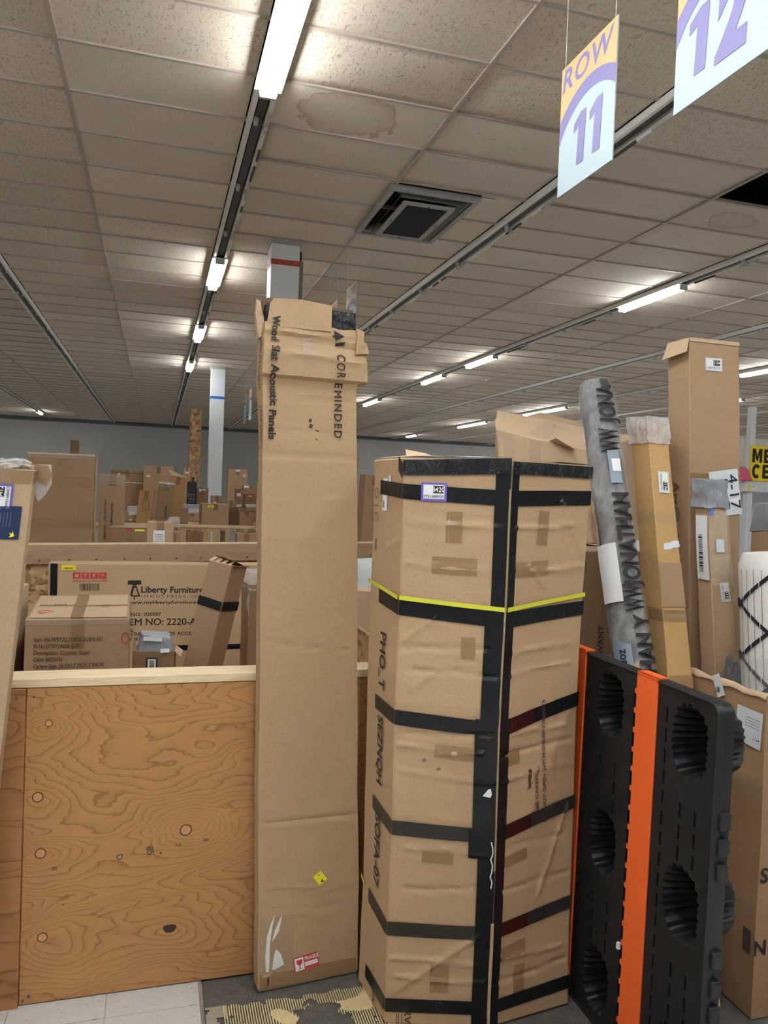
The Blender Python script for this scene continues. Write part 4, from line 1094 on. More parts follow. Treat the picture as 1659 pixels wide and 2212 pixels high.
sg = 1 if (cy.P(.5, 1)-cy.P(-.5, 1)).dot(r2) > 0 else -1   # +ang*sg = viewer's right
cy.body('rug', RUGG, t, 30, 60); cf = Cyl(cy.a, cy.b, cy.r, .004, 11, cy.prof); cf.o = cy.o; cf.fr = 4.0; cf.body('film', FILM, t, 44, 190, .006)
LL = cy.L
def lz(z): return (z-.02)/(2.235-.02)*LL
cy.text('JONATHAN', lz(1.585), sg*.50, .052, PRINT, t, .045, .92, True, .019)
cy.text('JONATHAN Y', lz(1.10), sg*.68, .052, PRINT, t, .045, .92, True, .019)
cy.text('WW', lz(1.37), sg*.45, .06, PRINT, t, .03, .55, True, .019); cy.text('WW', lz(1.97), sg*.35, .06, PRINT, t, .03, .55, True, .019)
cy.text('JONA', lz(2.12), sg*.45, .052, PRINT, t, .045, .85, True, .019)
for k in range(5): cy.patch('dark_print', sg*.35, sg*1.0, lz(2.19)+k*.009, lz(2.195)+k*.009, PRINT, t, .010, 4, 1)
cy.patch('label', -sg*1.25, -sg*.05, lz(1.36), lz(1.575), PAPER, t, .011, label='white shipping paper'); 
cy.patch('label', -sg*1.3, -sg*.95, lz(1.58), lz(1.75), CARD3, t, .010)
GB = plain('grey_blue_label', (.22, .27, .32), .5)
g = cy.patch('label', -sg*.95, sg*.0, lz(1.09), lz(1.22), GB, t, .012, skew=-.03, label='grey label ending in zon'); cy.text('zon', lz(1.165), -sg*.35, .028, PRINT, g, .02, 1.0, False, .014)
cy.patch('label', -sg*.6, sg*.25, lz(1.05), lz(1.13), CARD, t, .0105, skew=.03)
g = cy.patch('label', sg*.15, sg*.75, lz(1.80), lz(1.93), GB, t, .012, label='grey-blue tag'); cy.patch('paper', sg*.3, sg*.75, lz(1.845), lz(1.895), PAPER, g, .014)
# amber carton
t = thing('amber_carton', 'slim amber carton with a plastic-wrapped top, leaning beside the rug roll', 'carton', (1.9, 2.28, 0))
def q_(x0, x1, y0, y1): return [(x0-1.9, y0-2.28), (x1-1.9, y0-2.28), (x1-1.9, y1-2.28), (x0-1.9, y1-2.28)]
pa = Prism([(0, q_(1.835, 1.945, 2.20, 2.32)), (1.03, q_(1.862, 1.970, 2.45, 2.575)), (2.08, q_(1.882, 1.972, 2.70, 2.82))], .003, 4, 5, {}, {0: [(0, .81, 1, .80, .004, -.003), (0, .64, 1, .64, .004, -.004)]})
pa.body('body', CARD4, t, .05, .003)
wa = pa.width(0)
capb = Prism([(1.99, q_(1.874, 1.978, 2.672, 2.806)), (2.10, q_(1.872, 1.982, 2.698, 2.832))], .008, 26, 3); capb.body('plastic_cap', FILMW, t, .007, .0)
pa.sticker(0, wa*.55, 1.835, .085, .055, '3196', 'GRA1833196', t, R(-92))
pa.patch('cardboard_patch', 0, .0, wa, 1.355, 1.52, CARD2, t, .003); pa.patch('torn_paper', 0, .03, wa, 1.575, 1.60, PAPER2, t, .002, .15, jag=.0025)
for z in (1.06, 1.30, .96): pa.band('tape', [(3, .3, 1, z, z, .045), (0, 0, 1, z, z, .045)], BRTAPE, t, .004)
pa.band('clear_tape', [(3, 0, 1, 1.66, 1.67, .05), (0, 0, 1, 1.67, 1.66, .05)], CLTAPE, t, .004)
# tall carton 3194
t = thing('tall_carton', 'tall brown carton with sticker 3194 and a handwritten white sheet', 'carton', (2.19, 2.72, .02))
def q3(x0, x1, y0, y1): return [(x0-2.19, y0-2.72), (x1-2.19, y0-2.72), (x1-2.19, y1-2.72), (x0-2.19, y1-2.72)]
pt = Prism([(0, q3(2.105, 2.37, 2.63, 2.78)), (1.0, q3(2.095, 2.352, 2.64, 2.785)), (2.40, q3(2.030, 2.27, 2.655, 2.795))], .004, 3, 8, {}, {0: [(0, .735, 1, .735, .005, -.003), (0, .90, 1, .905, .005, .002)]})
pt.body('body', CARD2, t, .04, .004); wt = pt.width(0)
mesh_obj('open_flap', [pt.P(3, 0, 1), pt.P(3, 1, 1), pt.P(3, 1, .975)+V((-.02, -.01, 0)), pt.P(3, 0, .97)+V((-.028, .0, 0))], [(0, 1, 2, 3)], CARD3, t)
pt.patch('top_lip', 0, .0, wt, 2.385, 2.40, CARD3, t, .003)
pt.sticker(0, wt*.48, 2.300, .084, .052, '3194', 'GRA1833194', t, 0)
pt.patch('tape', 0, .0, wt, 1.79, 1.86, BRTAPE, t, .003); pt.patch('clear_tape', 0, .05, wt, 1.37, 1.46, CLTAPE, t, .004)
hs = pt.patch('handwritten_sheet', 0, wt*.40, wt*.98, 1.690, 1.875, PAPER2, t, .005, R(8), label='white sheet with marker writing')
for s_, x, y, c, r_ in (('D.C', wt*.66, 1.775, .05, -82), ('4-17', wt*.86, 1.79, .05, -80)): pt.text(s_, 0, x, y, c, hs, R(r_), PRINT, -.002, 1.1, off=.007)
pt.text('Art@', 3, .06, 1.74, .05, t, R(-90), PRINTB, 0, 1, off=.003); pt.text('Acoustic', 3, .06, 1.47, .05, t, R(-90), PRINTB, .02, 1.25, off=.003); pt.text('P', 3, .06, 1.21, .05, t, R(-90), PRINTB, .02, 1.25, off=.003)
# slim carton 3192
t = thing('slim_carton', 'slim carton with a taped grey plastic cap and sticker 3192', 'carton', (2.12, 2.54, .02))
def q4(x0, x1, y0, y1): return [(x0-2.12, y0-2.54), (x1-2.12, y0-2.54), (x1-2.12, y1-2.54), (x0-2.12, y1-2.54)]
p4 = Prism([(0, q4(2.165, 2.285, 2.49, 2.58)), (1.05, q4(2.105, 2.215, 2.50, 2.585)), (1.805, q4(2.03, 2.112, 2.51, 2.585))], .003, 4, 12)
p4.body('body', CARD, t, .05, .003); w4 = p4.width(0)
Prism([(1.72, q4(2.028, 2.126, 2.500, 2.592)), (1.83, q4(2.020, 2.116, 2.502, 2.594))], .007, 26, 4).body('plastic_cap', GREYBAG, t, .007, .0)
BLUET = plain('blue_tape', (.05, .14, .5), .4)
p4.patch('blue_tape', 0, -.004, .022, 1.69, 1.72, BLUET, t, .009); 
lb = p4.patch('label', 3, .012, .085, 1.44, 1.69, PAPER, t, .006, label='white barcode label'); p4.bars(3, .03, .055, 1.47, 1.62, lb, False, n=24, off=.008)
p4.patch('label', 0, .035, .08, 1.55, 1.60, PAPER2, t, .007); p4.patch('film', 0, -.002, w4, 1.42, 1.71, FILM, t, .008, crumple=.006)
p4.sticker(0, w4*.62, 1.395, .075, .05, '3192', 'GRA1833192', t, R(-86))
# carton 3193 under a grey bag
t, p5 = carton('bagged_carton', 'brown carton with sticker 3193 topped by a grey plastic bag at the right edge', (2.66, 2.80, .02), (.20, .12, 1.68), mat=CARD2, res=.2, tape=False)
Prism([(1.62, [(-.105, -.066), (.105, -.066), (.105, .066), (-.105, .066)]), (1.75, [(-.10, -.06), (.1, -.06), (.09, .06), (-.09, .06)])], .008, 12, 2).body('grey_bag', GREYBAG, t, .02, .005)
p5.sticker(0, .075, 1.50, .075, .05, '3193', 'GRA1833193', t, R(-88))
# black and white rug roll
RUGW = plain('white_rug', (.74, .72, .68), .95, nscale=120, nstr=.5, vary=.1)
RUGB = plain('black_yarn', (.012, .012, .02), .95)
t = thing('patterned_rug_roll', 'white rug roll with black diamond pattern half in plastic at the right edge', 'rug roll', (2.3, 2.34, .02))
c2 = Cyl((2.31, 2.32, .03), (2.215, 2.37, 1.58), .112, .002, 8, lambda q: 1.0 if q < .985 else 1-(q-.985)*9); c2.o = V((2.3, 2.34, .02))
c2.body('rug', RUGW, t, 36, 40)
sg2 = 1 if (c2.P(.5, 1)-c2.P(-.5, 1)).dot(r2) > 0 else -1
for k in range(3):
    l0 = 1.50-k*.20
    for dr in (-1, 1):
        for q in range(6):
            a = -1.25+q*.30; l = l0-.13 if dr > 0 else l0-.13
            l = l0 - .13 + dr*(q*.030)
            if .95 < l < 1.54: c2.patch('black_yarn', sg2*a, sg2*(a+.27), l-.008, l+.010, RUGB, t, .005, 3, 1, skew=dr*.028)
    c2.patch('black_yarn', sg2*-1.45, sg2*-1.2, l0-.145, l0-.115, RUGB, t, .006, 3, 2)
for a_ in (-1.3, -1.05, -.8, -.55, -.3, -.05, .2): c2.patch('hatch_yarn', sg2*a_, sg2*(a_+.018), .9, 1.5, PRINTF, t, .0035, 1, 6)
c2.body('film', FILM, t, 30, 24, .010, .4, 1.18, cap=False)
for q in range(5): c2.patch('dark_print', sg2*-1.0, sg2*-.2, 1.02-q*.014, 1.026-q*.014, PRINT, t, .013, 6, 1, skew=.012)
bm = bmesh.new(); bmesh.ops.create_icosphere(bm, subdivisions=4, radius=1.0)
base = c2.P(sg2*-1.5, 1.0, .035)
for v in bm.verts:
    q = v.co + noise.noise_vector(v.co*2.4)*.45 + noise.noise_vector(v.co*7)*.2
    v.co = base + V((q.x*.04, q.y*.03, q.z*.17-.02))
me = bpy.data.meshes.new('loose_film'); bm.to_mesh(me); bm.free(); me.materials.append(filmmat('smoky_film', (.2, .21, .22), .45, .12, 30, 1.0, .015)); link(bpy.data.objects.new('loose_film', me), t)
# brown carton under the big tilted one, both behind the sofa carton
t, pb = carton('brown_carton', 'brown carton behind the pallet with red stamp and a boxed word ONLY', (1.82, 3.32, 0), (.66, .55, 1.525), mat=CARD2, res=.12, seed=31)
pb.text('ONLY', 0, .575, 1.12, .022, t, R(87), PRINTB, 0, .9, off=.005)
frame = [(.553, 1.07), (.60, 1.07), (.60, 1.19), (.553, 1.19)]
for a, b in zip(frame, frame[1:]+frame[:1]):
    x0, x1 = sorted((a[0], b[0])); y0, y1 = sorted((a[1], b[1])); pb.patch('print_box', 0, x0-.001, x1+.001, y0-.001, y1+.001, PRINTB, t, .005, 0, 1)
for y in (1.40, 1.425, 1.45): pb.patch('red_stamp', 0, .55, .62, y, y+.012, REDINK, t, .005, 0, 2, jag=.002)
pb.patch('silver_tape', 0, .4, .65, 1.0, 1.06, FILMW, t, .006, crumple=.006)
pb.text('AVANT', 0, .44, 1.12, .03, t, R(90), PRINT, .0, 1, off=.005)
t = thing('crushed_carton', 'big pale crushed carton lying tilted on top behind the sofa carton', 'carton', (2.1, 3.6, 1.53))
B = V((2.1, 3.6, 1.53))
tops = [V((1.63, 3.60, 2.095)), V((2.05, 3.42, 2.0)), V((2.72, 3.95, 2.13)), V((1.80, 4.0, 2.235))]
bots = [V((1.66, 3.56, 1.535)), V((2.07, 3.36, 1.535)), V((2.74, 3.9, 1.535)), V((1.82, 3.96, 1.535))]
pc = Prism([(0, [tuple(p-B) for p in bots]), (.5, [tuple(p-B) for p in tops])], .016, 4, 4); pc.body('body', CARD3, t, .04, .006)
pc.patch('tape', 0, .03, .09, .12, .49, CLTAPE, t, .004); pc.patch('tape', 0, .17, .23, .12, .49, CLTAPE, t, .004); pc.patch('tape', 'top', .16, .26, .02, .4, CLTAPE, t, .005)
for x, y in ((.10, .25), (.2, .3), (.3, .2)): pc.patch('staple', 'top', x, x+.006, y, y+.05, CARD2, t, .004, .1, 1)
mesh_obj('open_flap', [pc.P(0, .6, 1), pc.P(0, .85, 1), pc.P(0, .8, 1)+V((0, -.06, -.02)), pc.P(0, .62, 1)+V((0, -.05, .015))], [(0, 1, 2, 3)], CARD, t)
mesh_obj('open_flap', [pc.P(2, .2, 1), pc.P(2, .8, 1), pc.P(2, .7, 1)+V((.05, .1, .05)), pc.P(2, .25, 1)+V((.0, .1, .03))], [(0, 1, 2, 3)], CARD, t)

# ================================================================== LEFT LEANING CARTON
t = thing('leaning_carton', 'thin leaning carton at the left edge with sticker 8412 and navy label', 'carton', (-.70, 2.655, 0))
def ql(x1, w, y0, y1): return [(x1-w+.70, y0-2.655), (x1+.70, y0-2.655), (x1+.70, y1-2.655), (x1-w+.70, y1-2.655)]
pl = Prism([(0, ql(-.515, .36, 2.62, 2.69)), (1.78, ql(-.368, .36, 2.62, 2.69))], .002, 3, 15, {}, {0: [(0, .825, 1, .822, .004, -.003), (0, .59, 1, .59, .004, -.003)], 1: [(.45, 0, .45, 1, .003, -.006)]})
pl.body('body', cardboard('leaning_carton', (.46, .325, .20), .08, 60), t, .05, .003)
w = .36
nl = pl.patch('label', 0, w-.115, w-.022, 1.562, 1.665, NAVY, t, .003, label='navy blue label with white print')
for k in range(5): pl.patch('print_line', 0, w-.052-k*.009, w-.0508-k*.009, 1.60, 1.645, plain('pale_print', (.16, .2, .26), .5), nl, .004, R(-1), 1)
pl.poly('leaf_mark', 0, [(w-.05, 1.568), (w-.045, 1.575), (w-.05, 1.583), (w-.042, 1.58), (w-.04, 1.588), (w-.037, 1.579), (w-.034, 1.573), (w-.04, 1.570)], YELLOW, nl, .004)
pl.sticker(0, w-.080, 1.695, .076, .058, '8412', 'PPE1688412', t, R(90), PURPLE)
pl.patch('clear_tape', 0, w-.10, w-.06, 1.70, 1.775, CLTAPE, t, .002, crumple=.005)
pl.band('tape', [(0, .55, 1, 1.735, 1.735, .043), (1, 0, 1, 1.735, 1.735, .043)], BRTAPE, t, .002)
# crumpled plastic over its top
bm = bmesh.new(); bmesh.ops.create_icosphere(bm, subdivisions=4, radius=1.0)
for v in bm.verts:
    d = noise.noise_vector(v.co*2.6)*.35 + noise.noise_vector(v.co*7)*.16; q = v.co + d
    v.co = V((.245+q.x*.075, .0+q.y*.04, 1.792+q.z*.020+.012*max(0, q.x)-.03*max(0, q.x-.6)))
me = bpy.data.meshes.new('crumpled_film'); bm.to_mesh(me); bm.free(); me.materials.append(FILMW); link(bpy.data.objects.new('crumpled_film', me), t)
b = MB(); b.add([(.31, .03, 1.80), (.365, .02, 1.795), (.378, .03, 1.765), (.36, .04, 1.735), (.333, .04, 1.745)], [(0, 1, 2, 3, 4)]).build('loose_flap', CARD2, t)
b = MB(); b.add([(.33, .042, 1.80), (.372, .045, 1.80), (.375, .05, 1.74), (.355, .045, 1.70), (.335, .045, 1.68), (.325, .045, 1.70)], [(0, 1, 2, 3, 4, 5)]).build('loose_film', FILMW, t)
v = [(.10+.02*i, -.033-.004*math.sin(i*2.1), 1.785+.010*math.sin(i*1.4)) for i in range(12)] + [(.10+.02*i, .0, 1.80+.006*math.sin(i*1.9)) for i in range(12)]
mesh_obj('top_flap', v, [(i, i+1, 13+i, 12+i) for i in range(11)], CARD3, t, smooth=True)
# ================================================================== INSIDE THE BIN
DZ = .52
# furniture carton along the back
t = thing('furniture_carton', 'wide carton printed Liberty Furniture ITEM NO: 2220-AC at the back of the bin', 'carton', (-.556, 4.55, DZ), (0, 0, R(1.2)))
LV = [(0, [(0, 0), (1.5, 0), (1.5, .15), (0, .15)]), (.775, [(0, 0), (1.5, 0), (1.5, .15), (0, .15)])]
pf = Prism(LV, .003, 2, 40); pf.body('body', cardboard('furniture_carton', (.46, .32, .185), .07, 60, crinkle=.1), t, .1, .004)
def fz(z): return z-DZ
pf.patch('black_tape', 0, .012, .048, .0, .774, BTAPE, t, .003)
lb = pf.patch('label', 0, .068, .142, fz(1.258), fz(1.287), YELLOW, t, .003, label='yellow barcode tag'); pf.bars(0, .08, .13, fz(1.264), fz(1.274), lb, True, n=16, off=.0045)
for k in range(4):
    x = .128+k*.045
    ic = pf.patch('care_symbol', 0, x, x+.039, fz(1.212), fz(1.247), REDINK, t, .003, 0, 1)
    sh = [[(.01, .008), (.03, .008), (.03, .02), (.02, .028), (.01, .02)], [(.012, .028), (.027, .028), (.023, .018), (.0205, .016), (.0205, .008), (.025, .006), (.014, .006), (.0185, .008), (.0185, .016), (.016, .018)], [(.014, .008), (.025, .008), (.025, .02), (.029, .02), (.0195, .029), (.01, .02), (.014, .02)], [(.008, .018), (.02, .029), (.031, .018), (.0205, .018), (.0205, .007), (.0185, .007), (.0185, .018)]][k]
    pf.poly('symbol', 0, [(x+a, fz(1.212)+b) for a, b in sh], CARD3, ic, .0045)
pf.text('HANDLE WITH CARE', 0, .215, fz(1.199), .0105, t, 0, REDINK, .01, 1.25)
pf.bars(0, .165, .265, fz(1.145), fz(1.185), t, True, PRINTB, 22)
bx, bz = .452, fz(1.14)
pf.poly('bell_logo', 0, [(bx-.038, bz+.038), (bx-.036, bz+.062), (bx+.034, bz+.063), (bx+.036, bz+.038), (bx+.012, bz+.038), (bx+.01, bz+.032), (bx-.01, bz+.032), (bx-.012, bz+.038)], PRINT, t)
pf.poly('bell_logo', 0, [(bx-.012, bz+.03), (bx+.012, bz+.03), (bx+.018, bz+.01), (bx+.03, bz-.02), (bx+.032, bz-.03), (bx-.022, bz-.03), (bx-.02, bz-.01), (bx-.016, bz+.01)], PRINT, t)
pf.poly('bell_logo', 0, [(bx-.002, bz+.02), (bx+.008, bz+.02), (bx+.014, bz+.0), (bx+.022, bz-.022), (bx-.010, bz-.022), (bx-.006, bz-.0)], CARD, t, .003)
pf.poly('bell_logo', 0, [(bx-.002, bz-.03), (bx+.004, bz-.03), (bx+.004, bz-.048), (bx-.002, bz-.048)], PRINT, t)
def ft(s, x, z, cap, w, mat=None, bold=.012, rot=0):
    sx = w/text_w(s, cap, 1, bold); pf.text(s, 0, x, fz(z), cap, t, rot, mat or PRINT, bold, sx, 'L')
ft('Liberty Furniture', .488, 1.150, .034, .345, None, .025); ft('I N D U S T R I E S ,  I N C .', .49, 1.112, .011, .36, None, .0); ft('www.mylibertyfurniture.com', .41, 1.078, .018, .46)
ft('P.O.NO.: 020507', .385, 1.010, .019, .215, None, .016); ft('ITEM NO: 2220-AC', .385, .966, .038, .45, None, .012); ft('SKU#:', .385, .919, .018, .07, None, .014)
ft('DESCRIPTION: DOOR ACCENT', .385, .897, .018, .43, None, .014); ft('MADE IN', .405, .870, .018, .11, None, .014)
pf.patch('black_tape', 0, .5, 1.48, fz(.80), fz(.83), BTAPE, t, .003)
# counter stool carton
t = thing('stool_carton', 'carton of a brown counter stool, printed Item No.WSYX2310CS with a taped top', 'carton', (-.285, 3.30, DZ), (0, 0, R(-1.0)))
pk = Prism([(0, [(-.195, 0), (.195, 0), (.172, .68), (-.245, .68)]), (.678, [(-.198, 0), (.194, .01), (.165, .69), (-.25, .67)])], .004, 3, 44, {0: .006}, {0: [(.3, .9, .31, .2, .008, .002), (.8, .2, .82, .9, .006, .002), (0, .72, 1, .7, .006, .002)]})
pk.body('body', CARD2, t, .05, .005)
for k, (s, w) in enumerate((('Item No.WSYX2310CS-2UBN-601', .255), ('PI No:DYSY24038-2-W', .17), ('Description: Counter Stool', .205), ('Color: BROWN', .105), ('Carton Size: 26.0X17.7X21.7 INCH', .26), ('G.W:  41.8 LBS', .115), ('N.W:  36.3 LBS', .115))):
    cap = .0165; pk.text(s, 0, .035, .598-.0262*k, cap, t, 0, PRINTB, .014, w/text_w(s, cap, 1, .014), 'L', .004)
pk.patch('top_sheet', 'top', .012, .38, .012, .66, CARD3, t, .003)
pk.patch('tape', 'top', .165, .215, .0, .68, BRTAPE, t, .0045); pk.patch('clear_tape', 'top', .18, .21, .02, .62, CLTAPE, t, .0055); pk.patch('tape', 'top', .03, .38, .30, .34, BRTAPE, t, .005)
pk.patch('tape', 0, .17, .22, .56, .677, BRTAPE, t, .003); pk.patch('rim_film', 0, .0, .385, .655, .677, FILM, t, .004, jag=.004)
pk.text('HH', 'top', .11, .34, .05, t, R(10), PRINTB, 0, .5, off=.006); pk.text('3038', 'top', .29, .30, .03, t, R(90), PRINTF, 0, 1, off=.006)
g = [(math.cos(a)*.035*(1-.04*i), math.sin(a)*.05*(1-.04*i)) for i, a in enumerate([2*PI*k/16 for k in range(17)])]
MB().tube([pk.P('top', (.06+x)/.4, (.14+y)/.68, .006) for x, y in g], .0015, 4).build('pen_mark', REDINK, t)
MB().tube([pk.P(0, (.375+.014*math.cos(a))/.392, (.60+.022*math.sin(a))/.678, .004) for a in [2*PI*k/14 for k in range(15)]], .0018, 4).build('pen_mark', REDINK, t)
# small open carton with a grey bag
t, pq = carton('small_open_carton', 'small open carton stuffed with a grey plastic mailer in the bin', (.012, 3.42, .60), (.168, .15, .452), (0, 0, R(-4)), CARD5, warp=.004, res=.05, tape=False, seed=51)
pq.patch('label', 0, .055, .10, .365, .425, PRINT, t, .003, 0, 1); pq.patch('label', 0, .061, .094, .371, .419, PAPER, t, .004, 0, 1); pq.bars(0, .068, .088, .377, .413, t, False, n=12, off=.005)
Prism([(.44, [(-.07, -.076), (.083, -.076), (.075, .07), (-.07, .07)]), (.518, [(-.058, -.06, .525), (.066, -.058, .505), (.06, .05, .51), (-.06, .05, .52)])], .008, 12, 2).body('mailer', GREYBAG, t, .015, .006)
pm = Prism([(.44, [(-.07, -.082), (.083, -.082), (.075, .07), (-.07, .07)]), (.52, [(-.058, -.07), (.066, -.07), (.06, .05), (-.06, .05)])], .0, 1, 0); pm.patch('label', 0, .09, .125, .008, .024, PAPER, t, .012, .1); pm.patch('label', 0, .02, .10, .055, .072, PAPER2, t, .012, -.05)
mesh_obj('open_flap', [(-.086, -.08, .452), (-.084, .06, .452), (-.092, .05, .50), (-.095, -.06, .485)], [(0, 1, 2, 3)], CARD3, t)
mesh_obj('open_flap', [(.086, -.08, .452), (.084, .06, .452), (.115, .05, .43), (.11, -.06, .425)], [(0, 1, 2, 3)], CARD3, t)
t2, _p = carton('thin_carton', 'carton lying under the small open carton in the bin', (.005, 3.46, .521), (.17, .24, .078), (0, 0, 0), CARD2, tape=False, res=.3)
# leaning carton with black tape
t = thing('tilted_carton', 'square carton with ragged top and one black tape band tilting right in the bin', 'carton', (.155, 3.66, DZ+.02)); t.rotation_mode = 'ZYX'; t.rotation_euler = (0, R(11.5), R(-40))
pz = Prism(rect_levels(.128, .128, 0, .87), .004, 5, 60, {}, {1: [(.3, 0, .32, 1, .004, -.004)]}); pz.body('body', cardboard('tilted_carton', (.40, .26, .15), .1, 60), t, .04, .004, cap_top=True)
pz.band('black_tape', [(0, 0, 1, .66, .655, .042), (1, 0, 1, .655, .66, .045)], BTAPE, t, .004)
MB().box(-.05, .05, -.05, .05, .871, .874).build('opening_shade', CARDIN, t)  # dark plate on the closed top paints the shade of an opening
for k in range(4): mesh_obj('torn_flap', [(-.064+.034*k, -.064, .868), (-.064+.034*k+.022, -.064, .868), (-.064+.034*k+.02, -.03, .885), (-.064+.034*k+.004, -.03, .886)], [(0, 1, 2, 3)], CARD3, t)
mesh_obj('torn_flap', [(-.06, .064, .868), (.066, .064, .868), (.08, -.06, .893), (-.06, -.03, .895)], [(0, 1, 2, 3)], CARD3, t)
mesh_obj('torn_flap', [(.066, -.06, .868), (.066, .066, .868), (.085, .07, .878), (.09, -.05, .872)], [(0, 1, 2, 3)], CARD2, t)
# film-topped carton at the bin's right, half hidden by the tall carton
t, pq = carton('wrapped_carton', 'brown carton with white film over its top beside the tilted carton', (.553, 3.98, DZ), (.21, .20, .745), (0, 0, R(4)), CARD2, res=.08, tape=False, seed=70)
Prism([(.715, [(-.108, -.103), (.108, -.103), (.108, .103), (-.108, .103)]), (.80, [(-.09, -.09, .80), (.1, -.1, .81), (.09, .09, .81), (-.09, .09, .80)])], .008, 14, 3).body('film_cap', FILMW, t, .02, .004)
v = [(-.10-.012*math.sin(k*.9)-.003*k, -.106, .72-.03*k) for k in range(7)]+[(-.103, -.107, .72-.03*k) for k in range(7)]
mesh_obj('torn_film', v, [(k, k+1, k+8, k+7) for k in range(6)], FILMW, t)
t, _p = carton('pale_carton', 'pale carton wedged at the left end of the bin behind the leaning carton', (-.745, 3.62, DZ), (.36, .42, .755), (0, 0, R(-3)), CARD3, res=.15, seed=71, dx=.01)
t, _p = carton('rounded_carton', 'pale carton seen in the gap left of the sofa carton', (1.13, 4.05, DZ), (.34, .24, .70), (0, R(4), R(8)), CARD3, res=.1, seed=72, warp=.012); 
t = thing('white_sack', 'white plastic sack glimpsed in the gap left of the sofa carton', 'sack', (1.19, 4.50, DZ+.0)); Prism([(0, [(-.14, -.1), (.14, -.1), (.14, .1), (-.14, .1)]), (.5, [(-.16, -.12), (.15, -.12), (.16, .12), (-.15, .12)]), (.82, [(-.1, -.06), (.09, -.05), (.09, .06), (-.1, .06)])], .03, 6, 3).body('sack', plain('white_sack', (.62, .67, .68), .45, nscale=14, nstr=.5), t, .03, .01)
t = thing('loose_plank', 'pale wooden plank end in the gap left of the sofa carton', 'plank', (.0, 0, 0)); MB().box(.62, .99, 3.0, 3.05, .9, 1.0).build('plank', LUMBER, t); t.location = (0, 0, -.379)

# ================================================================== SECOND AND THIRD BINS (behind)
b2 = thing('raised_deck', 'raised strand board deck behind the worn board carrying the large flat carton', 'deck', (0, 6.6, 0))
MB().box(-1.7, 2.4, -.75, 1.25, .96, 1.0).build('deck', OSB, b2)
for x in (-1.6, .3, 2.3):
    for y in (-.7, 1.19): MB().box(x-.045, x+.045, y-.045, y+.045, 0, .96).build('post', LUMBERV, b2)
b3 = thing('slatted_frame', 'slatted lumber frame with a pale top rail in front of many small cartons', 'frame', (0, 8.0, 0))
MB().box(-.60, 1.05, -.045, .045, 1.322, 1.347).build('top_rail', LUMBER, b3, bevel=.002)
for x0, x1 in ((-.52, -.45), (-.25, -.18), (.0, .06), (.234, .293), (.438, .537), (.555, .623), (.677, .722), (.86, .9)): MB().box(x0, x1, -.03, -.005, .55, 1.32).build('slat', LUMBERV, b3)
b4 = thing('raised_deck', 'raised strand board deck behind the slatted frame carrying the far pile of cartons', 'deck', (0, 8.0, 0))
MB().box(-.6, 2.6, .32, 4.2, 1.27, 1.308).build('deck', OSB, b4)
for x in (-.5, 1.0, 2.4):
    for y in (.38, 4.1): MB().box(x-.045, x+.045, y-.045, y+.045, 0, 1.27).build('post', LUMBERV, b4)
MB().box(.975, 1.035, -.10, -.05, .0, 1.815).build('upright', LUMBERV, b3)
MB().box(1.036, 1.048, -.09, -.05, .0, 1.50).build('upright_edge', plain('blue_edge', (.03, .07, .18), .5), b3)
DK2 = 1.0; DK3 = 1.31
